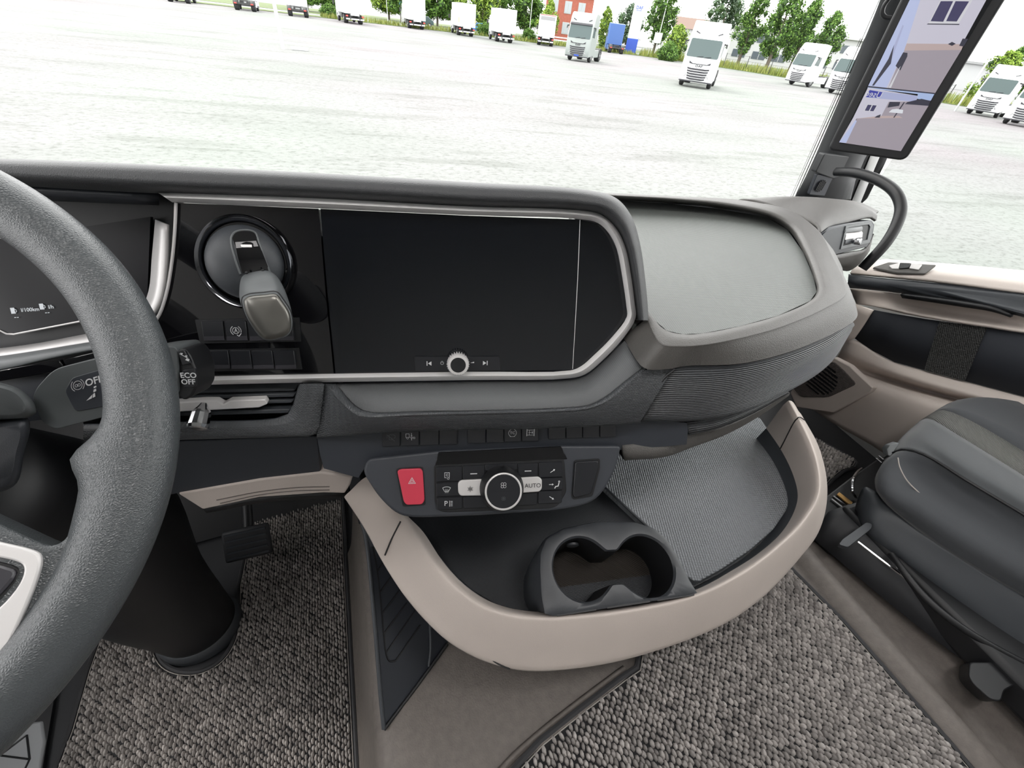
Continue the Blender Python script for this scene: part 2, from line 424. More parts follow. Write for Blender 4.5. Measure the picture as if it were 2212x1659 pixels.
# floors
struct(box('floor', (0.2, -.22, -.03), (2.46, 2.56, .04), M['rubber']))
struct(box('wall_rear', (.21, YR-.02, 1.0), (2.5, .04, 2.2), M['liner']))
struct(box('ceiling', (.21, -.25, ZR+.03), (2.5, 2.5, .06), M['liner']))
# driver's side: unseen wall, closed below the opening to darken the footwell
mb = MB(); mb.box((XL-.03, -.85, 1.0), (.06, 1.35, 2.14)); mb.box((XL-.03, .95, 1.0), (.06, .25, 2.14)); mb.box((XL-.03, .32, 1.9), (.06, 1.0, .3)); mb.box((XL-.03, .32, .32), (.06, 1.0, .78))
struct(mb.build('wall_left', M['liner']))
# dark toe board in front of the pedals
struct(obj('trim_7', [V((-.98,.72,.0)),V((-.145,.78,.0)),V((-.145,1.03,.30)),V((-.98,1.03,.30))], [(0,1,2,3)], M['black'], solid=.02))

# two glowing panels added under the roof as interior fill light
for lx, lb in ((-.28,'added white fill light panel under the roof above the driver side'),(.72,'added white fill light panel under the roof above the passenger side')):
    lt = thing('fill_light_panel', (lx,-.12,ZR), lb, 'lamp', 'added fill lights')
    ring('fill_panel_frame', [V((lx+a*.29,-.12+b*.14,ZR-.02)) for a, b in ((-1,-1),(1,-1),(1,1),(-1,1))], [V((lx+a*.26,-.12+b*.11,ZR-.02)) for a, b in ((-1,-1),(1,-1),(1,1),(-1,1))], (0,0,.02), M['dark2'], lt)
    box('fill_panel_face', (lx,-.12,ZR-.008), (.52,.22,.012), M['lamp'], lt)
# ================================================================ dashboard
def SS(lst, h=0.): return [S(x, y, h) for x, y in lst]
def KK(lst, h=0.): return [K(x, y, h) for x, y in lst]
def VV(lst, h=0.): return [VP(x, y, h) for x, y in lst]
def ZZ(lst, z): return [ZP(x, y, z) for x, y in lst]
def PD(px, py, d): return CAM + ray(px, py)*d
dash = thing('dashboard', (.35, .75, .0), 'dark truck dashboard with wide display, switches and passenger shelf under the windscreen', 'dashboard')
UN = -NS   # towards the viewer

# padded hood
h0 = [(-300,372),(-60,392),(95,402),(343,415),(680,427),(1014,444),(1249,453),(1300,463),(1334,494),(1354,537),(1364,587),(1374,654),(1378,691)]
h1 = [(-300,350),(-60,372),(95,382),(343,394),(680,407),(1014,427),(1256,438),(1312,450),(1346,484),(1364,533),(1375,587),(1383,654),(1387,692)]
h2 = [(-300,330),(-60,350),(95,357),(343,366),(680,383),(1014,403),(1260,418),(1324,436),(1358,475),(1377,530),(1386,587),(1393,654),(1396,692)]
h3 = [(-300,322),(-60,341),(95,346),(343,357),(680,374),(1014,394),(1262,410),(1330,428),(1363,468),(1381,528),(1390,587),(1397,654),(1399,692)]
r3 = SS(h3, -.012)
rows = [[p+NS*.012 for p in SS(h0, .0)], SS(h0, .004), SS(h1, .02), SS(h2, .016), r3, [p+NS*.05 for p in r3], [p+NS*.13-ZUP*.01 for p in r3]]
fixn(loft('padded_hood', rows, M['pad'], dash, n=None, sub=6, vsub=4))
# end cap of the hood towards the shelf is closed by the hood's own thickness
prism('hood_end', [r[-1] for r in rows], E1*-.004, M['pad'], dash)
# dash top running down to the windscreen
loft('dash_top', [[V((-1.0,.60,.89)),V((-.2,.56,.89)),V((.34,.50,.84))],[V((-1.0,1.02,.70)),V((-.2,1.03,.70)),V((.5,1.03,.68))]], M['dark2'], dash, n=10, solid=.02)

# silver frame of the fascia
oT = [(341,416),(500,421),(680,428),(1014,446),(1249,454),(1299,464),(1332,494),(1352,537),(1362,587),(1371,654),(1373,687),(1346,731),(1299,781),(1265,808),(1232,817),(1014,821),(680,826),(420,832),(250,838)]
iT = [(372,437),(500,443),(680,450),(1014,465),(1249,473),(1292,482),(1315,504),(1332,537),(1345,604),(1353,661),(1354,684),(1322,728),(1282,768),(1255,791),(1232,800),(1014,803),(680,808),(420,814),(250,820)]
mT = [((a[0]*.5+b[0]*.5),(a[1]*.5+b[1]*.5)) for a, b in zip(oT, iT)]
fixn(loft('silver_frame', [SS(oT,-.012), SS(oT,.004), SS(mT,.010), SS(iT,.001), SS(iT,-.012)], M['framesilver'], dash, n=None, sub=4, smooth=True))
# glossy panel left of the display
gl = prism('gloss_panel', SS([(381,438),(500,443),(688,451),(704,640),(721,808),(420,814),(250,820),(262,760),(312,716),(338,690),(358,635),(374,545)], -.001), NS*.014, M['gloss'], dash)
tube('panel_edge', SS([(380,438),(378,490),(372,560),(358,640),(338,690),(300,722)], .0015), .0013, M['silver'], gl, n=6, sub=4)
# display glass
dg = prism('display_glass', SS([(692,451),(1014,466),(1249,474),(1292,483),(1315,505),(1332,538),(1345,605),(1353,662),(1354,684),(1322,727),(1282,767),(1255,790),(1232,799),(1014,802),(725,807),(708,640)], -.0015), NS*.014, M['screen'], dash)
tube('display_seam', SS([(1253,475),(1248,600),(1237,797)], -.0013), .00035, M['silver'], dg, n=4, sub=3)
# media keys and volume knob
pl = prism('media_strip', fil(SS([(895,770),(1079,770),(1081,800),(897,802)], -.0002), .001, 2), NS*.001, M['key'], dash)
kc = S(989,781,0)
kn = lathe('volume_knob', kc, UN, [(.0108,0),(.0112,.004),(.0112,.013),(.0104,.0165),(.0078,.017)], M['silver'], dash, n=40, cap=False)
lathe('knob_face', kc, UN, [(.0079,.0168),(.0072,.0160),(.001,.0158)], M['black'], kn, n=32)
for k in range(28):
    a = 2*math.pi*k/28; d = E1*math.cos(a)+E2*math.sin(a)
    box('grip_rib', kc+d*.0113+UN*.0085, (.0012,.0008,.008), M['chrome'], kn, 0, (E1*-math.sin(a)+E2*math.cos(a), d, UN))
def icon(px, py, plane='S'):
    if plane == 'S': return Draw(S(px,py,.0001), E1, E2)
    return Draw(K(px,py,.0004), K1, K2)
D = icon(927,785); D.fill([(-2.6,-2.4),(-1.7,-2.4),(-1.7,2.4),(-2.6,2.4)]); D.fill([(2.4,-2.3),(2.4,2.3),(-1.2,0)]); D.done('previous_symbol', M['print'], pl)
D = icon(1048,784); D.fill([(2.6,-2.4),(2.6,2.4),(1.7,2.4),(1.7,-2.4)]); D.fill([(-2.4,2.3),(-2.4,-2.3),(1.2,0)]); D.done('next_symbol', M['print'], pl)
D = icon(955,784); D.arc(0,0,1.6,120,420,.45); D.line([(0,.4),(0,2.2)],.5); D.done('power_symbol', M['print'], pl)
D = icon(1020,783); D.fill([(-2,-.3),(2,-.5),(2,.9)]); D.done('volume_symbol', M['print'], pl)

# gear / brake selector on the gloss panel
sc = S(533,568,0)
rg = lathe('selector_ring', sc, UN, [(.0425,0),(.0425,.004),(.0405,.0072),(.0375,.006),(.0355,.002),(.0355,.0)], M['darkchrome'], dash, n=64, cap=False)
lathe('ring_inner', sc, UN, [(.0356,.0015),(.033,.0008),(.001,.0006)], M['gloss'], rg, n=48)
dm = lathe('selector_dome', sc, UN, [(.0335*math.cos(a), .002+.020*math.sin(a)) for a in [i*math.pi/2/10 for i in range(11)][:-1]]+[(.001,.022)], M['dark2'], dash, n=48)
def domeh(p):
    q = p-sc; r = math.hypot(q.dot(E1), q.dot(E2))/.0335; return .002+.020*math.sqrt(max(0,1-r*r))
def ondome(lst, e): 
    res = []
    for x, y in lst:
        p = S(x,y,.012); 
        for _ in range(5): p = S(x, y, domeh(p)+e)
        res.append(p)
    return res
sl = [[(501,512),(510,501),(533,498),(548,502),(554,512)],[(508,530),(520,529),(537,527),(550,526),(560,528)],[(515,560),(530,558),(548,556),(562,555),(571,556)],[(524,590),(540,589),(556,588),(570,586),(582,584)]]
slot = loft('selector_slot', [ondome(r, .0008) for r in sl], M['gloss'], dm, n=7, vsub=3)
tube('slot_edge', ondome([(519,592),(508,560),(499,515),(508,501),(533,497),(551,502),(560,525),(583,588)], .0008), .0009, M['grey'], dm, n=6, sub=4)
prism('slot_step', ondome([(508,523),(553,520),(558,532),(510,536)], .0014), NS*.002, M['keysheen'], dm)
endo = [(527,647),(538,640),(570,636),(597,635),(610,650),(627,679),(628,712),(617,725),(585,734),(568,731),(541,697),(528,667)]
cx0 = sum(p[0] for p in endo)/12; cy0 = sum(p[1] for p in endo)/12
big = lambda k, dx=0, dy=0: [(cx0+(x-cx0)*k+dx, cy0+(y-cy0)*k+dy) for x, y in endo]
rootr = [(521,600),(526,592),(550,586),(575,584),(588,588),(592,596),(590,606),(584,611),(568,614),(550,615),(532,612),(523,607)]
midr = [(517,628),(523,606),(552,592),(584,590),(604,606),(622,645),(630,690),(622,706),(592,712),(566,708),(536,680),(519,650)]
lev = fixn(loft('selector_lever', [SS(rootr,.012), SS(midr,.036), SS(big(1.06,-1,-4),.052), SS(big(1.03),.058)], M['grey'], dash, n=None, sub=4, closed=True, vsub=4, cap=True))
lf = fixn(loft('lever_face', [SS(big(1.0),.057), SS(big(.97),.0605), SS(big(.85),.063), SS(big(.5),.0645), SS(big(.05),.065)], M['bronze'], lev, n=None, sub=4, closed=True, vsub=3, cap=True))
tube('lever_band', cat(SS(big(1.045,-.5,-2),.0545),4,True)+[S(*big(1.045,-.5,-2)[0],.0545)], .0008, M['black'], lev, n=6, sub=0)
for x, y in ((533,590),(568,585)):
    lathe('lever_screw', S(x,y,.030), (UN+E2).normalized(), [(.0012,0),(.0012,.0012)], M['black'], lev, n=10)

# two rows of keys below the selector
def quad_key(name, q, h, mt, parent, plane=SS, band=True, thick=.004):
    o = prism(name, fil(plane(q, h), .0008, 2), (NS if plane is SS else NK)*thick, mt, parent, .0005, 1)
    return o
fr1 = prism('key_frame', SS([(421,691),(646,686),(650,738),(432,742)], .0006), NS*.003, M['black'], dash)
fr2 = prism('key_frame', SS([(435,756),(645,752),(652,798),(446,803)], .0006), NS*.003, M['black'], dash)
for i in range(4):
    x0 = 434+i*50; q = [(x0,694),(x0+46,693),(x0+51,735),(x0+6,736)]
    k = quad_key('push_key', q, .0028, M['key'], fr1)
    prism('key_lower_edge', SS([(x0+5,727),(x0+49.5,726),(x0+51,735),(x0+6,736)], .0031), NS*.001, M['keysheen'], k)
    if i == 1:
        D = Draw(S(x0+26,714,.0031), E1, E2); D.arc(0,0,2.9,0,360,.5); D.arc(0,0,4.6,125,235,.6); D.arc(0,0,4.6,-20,55,.6); D.line([(-1.2,-1.6),(0,1.9),(1.2,-1.6)],.5); D.line([(-.8,-.4),(.8,-.4)],.4); D.line([(.6,-4.2),(2.2,-5.4),(4.4,-2.6)],.6); D.done('brake_hold_symbol', M['print'], k)
    x0 = 447+i*47.5; q = [(x0,758),(x0+45,757),(x0+50,796),(x0+6,797)]
    k = quad_key('push_key', q, .0028, M['key'], fr2)
    prism('key_lower_edge', SS([(x0+5,789),(x0+49,788),(x0+50,796),(x0+6,797)], .0031), NS*.001, M['keysheen'], k)

# instrument cluster recess behind the steering wheel
prism('cluster_back', SS([(-420,440),(343,418),(381,438),(378,560),(340,700),(270,780),(-420,860)], -.045), NS*.02, M['black'], dash)
loft('cluster_brow', [SS([(-300,388),(95,404),(343,418)],-.006), SS([(-300,412),(95,424),(343,434)],-.03)], M['dark'], dash, n=10, solid=.004)
cs = prism('cluster_screen', SS([(-350,520),(10,516),(325,468),(318,640),(200,690),(30,722),(0,716),(-350,760)], -.036), NS*.004, M['screen2'], dash)
tube('screen_edge_line', SS([(-200,745),(-2,713),(14,721),(30,722),(200,689),(240,680)], -.0355), .0009, M['silver'], cs, n=6, sub=0)
tube('screen_top_line', SS([(-300,518),(0,514),(22,517)], -.0355), .0006, M['silver'], cs, n=6, sub=0)
fixn(loft('cluster_side_trim', [SS([(335,474),(328,553),(320,632),(300,672),(262,700)],-.034), SS([(357,484),(357,553),(351,622),(338,664),(300,700)],-.012)], M['silver'], dash, n=16, solid=.003))
def fuel(D, x, y):
    x -= .6; D.fill([(x-2.1,y-2.8),(x+1.4,y-2.8),(x+1.4,y+2.8),(x-2.1,y+2.8)]); D.line([(x+1.4,y+1.6),(x+2.6,y+.6),(x+2.6,y-1.2),(x+1.8,y-1.6)],.5); D.line([(x-2,y-2.5),(x+1.6,y-2.5)],.5)
cax, cay = (S(112,663,-.036)-S(30,668,-.036)).normalized(), E2
D = Draw(S(31,671,-.0355), cax, cay); fuel(D,0,0); D.line([(-1.0,-6.6),(.2,-6.6)],.6); D.line([(1.2,-6.6),(2.4,-6.6)],.6); D.done('fuel_symbol', M['lit'], cs)
D = Draw(S(93,662,-.0355), cax, cay); fuel(D,0,0); D.line([(1.0,-6.2),(2.2,-6.2)],.6); D.line([(3.2,-6.2),(4.4,-6.2)],.6); D.done('fuel_symbol', M['lit'], cs)
text('l/100km', .0034, S(66,669,-.0355), cax, cay, M['lit'], cs, bold=.02)
text('l/h', .0034, S(111,663,-.0355), cax, cay, M['lit'], cs, bold=.02)
# trim below the cluster
fixn(loft('cluster_lower_trim', [SS([(-350,790),(0,752),(76,742),(203,718),(320,700)],-.028), SS([(-350,806),(0,768),(88,755),(206,736),(320,722)],-.008)], M['silver'], dash, n=20, solid=.004))
fixn(loft('cluster_lower_face', [SS([(-350,807),(0,769),(88,756),(206,737),(320,723)],-.008), SS([(-350,835),(0,797),(93,775),(206,752),(300,738)],.0)], M['grey'], dash, n=20, solid=.003))  # grey stands in for the silver trim lying in shade
for q in ([(-160,828),(128,778),(140,800),(-160,850)],[(134,777),(260,748),(270,775),(146,800)]):
    prism('column_key', SS(q, .002), NS*.01, M['gloss'], dash, .0006, 1)
prism('column_panel', SS([(-350,845),(0,810),(140,782),(270,760),(300,838),(395,834),(395,870),(-350,960)], -.006), NS*.01, M['dark'], dash)

# ---- driver-side air vent under the frame
vb = prism('vent_box', SS([(180,846),(648,831),(628,908),(180,925)], -.035), NS*.01, M['black'], dash)
fixn(loft('vent_inner_wall', [SS([(180,914),(390,908),(605,899),(622,888),(633,858),(640,832)],-.034), SS([(180,918),(390,912),(606,903),(628,891),(640,858),(648,829)],.006)], M['dark2'], dash, n=20, solid=.002))
fixn(loft('vent_surround', [SS([(180,918),(390,912),(606,903),(628,891),(640,858),(648,829)],.006), SS([(180,930),(390,924),(615,915),(645,900),(657,860),(663,829)],.013), SS([(180,958),(390,948),(630,941),(681,936),(694,880),(700,829)],.012), SS([(180,962),(390,952),(630,945),(686,940),(698,880),(703,829)],-.02)], M['knurl'], dash, n=30))
def slat(y0, y1, h, mt, x1=632, name='vent_slat'):
    return prism(name, SS([(180,y0+12),(x1,y0),(x1-4,y1),(180,y1+12)], h), NS*.02+ZUP*.004, mt, dash, .0008, 1)
slat(838,845,-.008,M['dark2'],640); slat(850,858,-.006,M['dark2'],638); slat(884,893,-.004,M['dark2'],627)
sv = prism('vent_blade', SS([(180,884),(440,866),(468,866),(482,874),(497,866),(572,863),(578,873),(560,881),(470,886),(180,900)], .002), NS*.008+ZUP*.003, M['silver'], dash, .001, 2)
slat(864,871,-.006,M['dark2'],634)
tc = S(441,872,.004); ta = (UN*.75-ZUP*.62).normalized()
tab = lathe('blade_knob', tc, ta, [(.003,0),(.005,.004),(.0075,.008),(.0085,.011),(.0094,.023),(.0084,.026),(.005,.0265)], M['chrome'], dash, n=14, smooth=False)

# ---- ledge below the display, knurled front band
l0 = [(728,829),(900,826),(1014,824),(1232,820),(1265,812),(1299,785),(1349,736)]
l1 = [(728,830),(769,876),(795,888),(902,887),(1051,885),(1236,878),(1273,873),(1310,854),(1347,824),(1391,791)]
hl = lambda i, n: .0
def hp(lst, hs): return [S(x, y, h) for (x, y), h in zip(lst, hs)]
fixn(loft('ledge_liner', [SS(l0,-.002), hp(l1,[.002,.024,.030]+[.031]*7)], M['ledge'], dash, n=40, solid=.003))
c1 = [(703,829),(736,866),(769,896),(791,901),(902,895),(1051,891),(1236,885),(1275,880),(1312,866),(1349,838),(1393,799)]
ch = [.004,.026,.034,.036]+[.037]*7
l1x = [(726,829),(767,877),(793,889.5),(902,888),(1051,886),(1236,879),(1274,874),(1311,855),(1348,825),(1392,792)]
fixn(loft('ledge_edge', [hp(l1x,[.002,.025,.031]+[.032]*7), hp(c1,ch)], M['knurl'], dash, n=40, solid=.002))
c1b = c1+[(1454,796)]; ch = ch+[.034]
b1 = [(684,943),(773,937),(825,932),(988,926),(1162,923),(1300,917),(1384,910)]
fixn(loft('knurled_band', [hp(c1b,ch), hp(b1,[.012,.022,.026,.028,.028,.030,.030]), hp([(x,y+4) for x,y in b1],[0.]*7)], M['knurl'], dash, n=44))

# ---- switch row
fixn(prism('switch_fascia', SS([(684,938),(825,925),(1162,915),(1384,902),(1484,914),(1486,930),(1483,960),(1345,972),(1060,980),(805,990),(795,1000),(774,1032),(700,1012),(692,985)], .004), NS*.03, M['dark'], dash))
groups = [[(825,864),(866,905),(907,948),(949,988)],[(1010,1049),(1051,1088),(1089.5,1126),(1127.5,1164)],[(1185,1222),(1223.5,1258),(1259.5,1295),(1296.5,1331)]]
sw = []
for gi, g in enumerate(groups):
    for i, (x0, x1) in enumerate(g):
        yb = [965,958,949][gi] - (x0-g[0][0])*.035; yt = yb-42
        k = prism('rocker_switch', fil(SS([(x0,yt),(x1,yt-1),(x1,yb-1),(x0,yb)], .0075), .0006, 2), NS*.008, M['key'], dash, .0005, 1); sw.append(k)
def swi(i, px, py): return Draw(S(px,py,.0077), E1, E2)
D = swi(0,844,944); D.line([(-4,3),(4,-4.5)],.5); D.line([(-1.5,2.5),(-1.5,-3),(1.5,-3),(1.5,-1)],.45); D.line([(.5,2.5),(2.8,2.8),(4.6,1.6),(4.6,-.8),(3,-1.4)],.45); D.line([(-4.5,1.2),(-3,1.2)],.4); D.line([(-4.5,-.4),(-3,-.4)],.4); D.line([(-1.5,2.5),(.4,3.2)],.4); D.done('regeneration_off_symbol', M['printdim'], sw[0])
D = swi(1,886,942); D.line([(-4.5,2.8),(-1,2.8),(-1,-1.4),(-4.5,-1.4)],.5,True); D.arc(-2.7,-2.2,1,0,360,.45,12); D.arc(4.1,-2,1,0,360,.45,12); D.line([(-.8,-1.2),(4.6,-1.2)],.5); D.line([(1.5,3.4),(1.5,.6)],.6); D.fill([(.4,.8),(2.6,.8),(1.5,-.6)]); D.line([(1.5,-4.6),(1.5,-2.6)],.6); D.fill([(.4,-2.9),(1.5,-1.6),(2.6,-2.9)]); D.done('suspension_symbol', M['print'], sw[1])
D = swi(6,1107,935); D.arc(0,0,4.4,115,245,.55); D.arc(0,0,4.4,-65,65,.55); D.line([(-2.6,-4.3),(2.6,-4.3)],.5); D.done('traction_symbol', M['print'], sw[6]); text('TC', .0032, S(1107,935,.0078), E1, E2, M['print'], sw[6], bold=.02)
D = swi(7,1146,934); 
for x in (-4.2,4.2): D.line([(x,4),(x,-4)],.8)
D.line([(-4.2,3),(4.2,3)],.5); D.line([(-4.2,-3),(4.2,-3)],.5); D.line([(-1.4,3),(-1.4,-3)],.5); D.line([(-2.2,0),(2.6,0)],.5); D.line([(1.6,1.2),(3,-1.2)],.5); D.line([(1.6,-1.2),(3,1.2)],.5); D.done('differential_lock_symbol', M['print'], sw[7])
D = Draw(S(1437,926,.0046), E1, E2); D.line([(-4,-2.5),(4,-2.5),(4,3),(-4,3)],.35,True); D.line([(-2.5,0),(2.5,0)],.4); D.fill([(-.6,-1.4),(-.6,1.4),(1.2,0)]); D.done('socket_mark', M['keysheen'], dash)

# ---- climate panel
kp = [(795,990),(960,972),(1215,962),(1343,962),(1332,1010),(1306,1062),(1273,1091),(1199,1103),(1014,1115),(888,1119),(854,1110),(817,1073),(781,1017)]
cp = fixn(prism('climate_panel', fil(KK(kp,.0),[.004,.002,.002,.006,.01,.015,.02,.01,.01,.015,.015,.01,.01],4), NK*.055-ZUP*.01, M['dark3'], dash, .003, 3))
prism('display_strip', KK([(947,977),(1212,964),(1226,992),(940,1006)], .0012), NK*.003, M['gloss'], cp, .0005, 1)
prism('control_bed', fil(KK([(937,1004),(1219,991),(1224,1062),(1206,1092),(1192,1098),(962,1107),(946,1102),(939,1085)], .0015), .004, 4), NK*.004, M['black'], cp, .0006, 1)
def X2(x, y): return (680+x/2.6976, 780+y/2.6976)
keys = [((706,617,858,704),0),((708,712,858,790),0),((712,797,860,866),0),((864,610,990,690),0),((868,792,1004,860),0),((993,602,1180,640),0),((1184,598,1301,676),0),((1180,772,1296,842),0),((1306,591,1444,680),0),((1306,684,1446,755),0),((1302,760,1440,832),0)]
kobj = []
for (x0,y0,x1,y1), _ in keys:
    dy = -(x1-x0)*.035
    q = [X2(x0,y0),X2(x1,y0+dy),X2(x1,y1+dy),X2(x0,y1)]
    kobj.append(prism('climate_key', fil(KK(q,.0035), .001, 2), NK*.004, M['key'], cp, .0005, 1))
for q in ([(834,712),(850,695),(985,688),(985,785),(850,786),(836,768)], [(1195,680),(1305,674),(1324,690),(1324,745),(1308,762),(1195,770)]):
    o = prism('silver_key', fil(KK([X2(*p) for p in q],.0055), .002, 3), NK*.004, M['silver'], cp, .001, 2); kobj.append(o)
dc = K(1083,1053,.003); 
dl = lathe('dial', dc, -NK, [(.0242,0),(.0242,.004),(.0232,.010),(.0205,.017),(.0196,.0185)], M['black'], cp, n=48, cap=False)
lathe('dial_ring', dc, -NK, [(.0199,.0178),(.0197,.0196),(.0186,.0200),(.0178,.0188)], M['silver'], dl, n=48, cap=False)
lathe('dial_face', dc, -NK, [(.0180,.0185),(.017,.0176),(.001,.0172)], M['key'], dl, n=40)
box('dial_split', dc-NK*.0180, (.034,.0004,.001), M['black'], dl, 0, (K1, K2, -NK))
def kd(px, py, h): return Draw(K(px,py,h), K1, K2)
ft = dc-NK*.0184
def fan(D, s):
    for a in (45,135,225,315): D.arc(1.25*s*math.cos(math.radians(a)),1.25*s*math.sin(math.radians(a)),.95*s,0,360,.35,12)
D = Draw(ft+K2*.0065, K1, K2); fan(D,1.5); D.done('fan_symbol', M['print'], dl)
D = Draw(ft-K2*.0075, K1, K2); fan(D,.95); D.done('fan_symbol', M['printdim'], dl)
def kx(x, y, h=.0037): p = X2(x,y); return kd(p[0],p[1],h)
D = kx(770,668); D.line([(-2.4,3.4),(2.6,3.4),(2.6,-1.6)],.45); D.line([(-2.4,3.4),(-2.4,-2),(-.6,-2)],.45); D.arc(1.4,-2.8,1.1,0,360,.4,10); D.arc(.3,.8,1.1,40,320,.4,10); D.done('recirculation_symbol', M['print'], kobj[0])
D = kx(768,750); D.line([(-4.2,2.2),(-2.2,-1.6),(2.2,-1.6),(4.2,2.2)],.45); D.arc(0,-5.2,8.5,62,118,.5,8); [D.line([(x,-3.2),(x+.4,-1.2),(x,.6)],.4) for x in (-1.4,0,1.4)]; D.done('demist_symbol', M['print'], kobj[1])
text('P', .0052, K(*X2(764,830),.0037), K1, K2, M['print'], kobj[2]); D = kx(786,830); D.line([(0,3),(0,-3)],.5); [D.line([(1,y),(3,y)],.5) for y in (2.4,.8,-.8,-2.4)]; D.done('park_heater_symbol', M['print'], kobj[2])
for i, (x, y) in ((3,(926,656)),(6,(1242,640))): D = kx(x,y); D.line([(-3.4,0),(3.4,0)],.9); D.done('bar_mark', M['print'], kobj[i])
D = kx(1386,640); D.line([(-2.6,-1.6),(1.2,.8)],.7); D.fill([(.4,2),(2.8,1.9),(1.6,-.4)]); D.done('air_up_symbol', M['print'], kobj[8])
D = kx(1396,718); D.line([(-6,0),(-2.6,0)],.7); D.fill([(-2.8,1.2),(-.8,0),(-2.8,-1.2)]); D.line([(5.2,1.4),(4.2,-2),(1.4,-2.4),(.4,-4.2)],1.1); D.arc(5.4,3,.7,0,360,.8,8); D.done('air_middle_symbol', M['print'], kobj[9])
D = kx(1380,796); D.line([(-2.4,1.4),(1,-.8)],.7); D.fill([(.2,-2),(2.6,-1.9),(1.4,.4)]); D.done('air_down_symbol', M['print'], kobj[10])
D = kx(906,745,.0057); [D.line([(-3.2*math.cos(math.radians(a)),-3.2*math.sin(math.radians(a))),(3.2*math.cos(math.radians(a)),3.2*math.sin(math.radians(a)))],.4) for a in (90,30,150)]; D.arc(0,0,1.9,0,360,.4,6); D.done('snowflake_symbol', M['printdark'], kobj[11])
text('AUTO', .0046, K(*X2(1270,726),.0057), K1, K2, M['printdark'], kobj[12])
hz = [(858,1018),(864,1014),(908,1012),(913,1018),(917,1082),(911,1090),(878,1091),(872,1084)]
prism('switch_bezel', fil(KK([(855,1012),(914,1008),(920,1091),(870,1095)],.0008), .003, 4), NK*.003, M['black'], cp)
hzd = prism('hazard_switch', fil(KK(hz,.004), .002, 3), NK*.006, M['red'], cp, .0015, 3)
D = kd(890,1039,.0042); D.line([(-3.6,-2.6),(3.6,-2.6),(0,3.6)],.5,True); D.line([(-1.7,-1.5),(1.7,-1.5),(0,1.4)],.4,True); D.done('hazard_symbol', M['print'], hzd)
prism('switch_bezel', fil(KK([(1240,994),(1296,990),(1296,1012),(1280,1072),(1238,1080),(1234,1072)],.0008), .003, 4), NK*.003, M['black'], cp)
prism('blank_switch', fil(KK([(1243,998),(1292,995),(1293,1011),(1277,1067),(1241,1075),(1238,1069)],.0035), .003, 4), NK*.006, M['key'], cp, .0012, 2)

# ---- knee panels left of the console
prism('knee_panel', [V(p) for p in VV([(180,962),(686,943),(690,985),(692,1022),(560,1035),(385,1066),(180,1110)], .0)], NV*.02, M['dark'], dash, .001, 1)
kb = fixn(prism('knee_trim', VV([(384,1067),(560,1036),(692,1021),(762,1030),(756,1048),(745,1066),(700,1065),(560,1075),(438,1101)], .002), NV*.03, M['beige'], dash, .002, 2))
for k, dy in ((0,0),(1,7)):
    tube('trim_groove', VV([(468+k*8,1080+dy),(560,1062+dy),(640,1053+dy),(712,1051+dy)], -.0002+.0022), .0007, M['groove'], kb, n=6, sub=4)
ku = VV([(436,1098),(560,1074),(700,1064),(748,1062)],-.015)
loft('knee_underside', [ku, [p+V((.03,.30,-.06)) for p in ku]], M['black'], dash, n=8, solid=.01)
loft('dash_light_baffle', [[V((.30,.50,.80)),V((.9,.62,.80)),V((1.18,.72,.79))],[V((.30,1.04,.67)),V((.9,1.04,.67)),V((1.42,1.03,.67))]], M['dark'], dash, n=10, solid=.02)  # unseen sheet added to block light leaking down into the footwell

# ---- passenger shelf
rl = [(1403,682),(1440,714),(1475,722),(1520,720),(1600,704),(1680,682),(1750,650),(1764,630),(1758,600),(1735,545),(1700,495),(1660,472),(1560,452),(1450,440),(1345,433),(1290,430)]
prism('shelf_liner', ZZ(rl+[(1230,450),(1255,560),(1330,690),(1375,700)], .860), (0,0,-.012), M['shelf'], dash)
ri = [(1401,676),(1441,720),(1475,728),(1521,726),(1603,710),(1684,687),(1757,653),(1772,630),(1765,597),(1742,540),(1707,487),(1664,463),(1560,441),(1450,430),(1345,424),(1290,421)]
rt = [(1396,688),(1430,744),(1470,748),(1520,745),(1600,730),(1690,705),(1785,664),(1826,636),(1824,606),(1800,556),(1762,492),(1700,452),(1600,432),(1480,425),(1360,419),(1290,416)]
rb = [(1348,732),(1392,795),(1437,798),(1484,790),(1596,786),(1700,762),(1790,725),(1848,690),(1850,664),(1826,610),(1790,548),(1760,520),(1690,470),(1560,450),(1400,440),(1300,436)]
zt = [.868]*10+[.872,.878,.882,.884,.884,.884]
zb = [.842]*8+[.835,.82,.80,.79,.78,.78,.78,.78]
RL = ZZ(rl,.860); RI = [ZP(x,y,z+.002) for (x,y),z in zip(ri,zt)]; RT = [ZP(x,y,z) for (x,y),z in zip(rt,zt)]
RB = [ZP(x,y,z) for (x,y),z in zip(rb,zb)]
RB[11:] = [p+V((.02,.10,-.06)) for p in RT[11:]]
mid = [a.lerp(b,.5)+V((0,0,.002)) for a, b in zip(RB, RT)]
RT2 = [a.lerp(b,.06)+V((0,0,-.0005)) for a, b in zip(RT, mid)]; RT0 = [a.lerp(b,.12)+V((0,0,.0004)) for a, b in zip(RT, RI)]
fixn(loft('shelf_rim', [RL, RI, RT0, RT, RT2, mid, RB], M['rim'], dash, n=None, sub=6, vsub=3))
prism('shelf_rim_end', [RL[0], RI[0], RT[0], S(1376,692,-.004), S(1349,733,-.004), RB[0]], V((.004,.012,0)), M['rim'], dash)
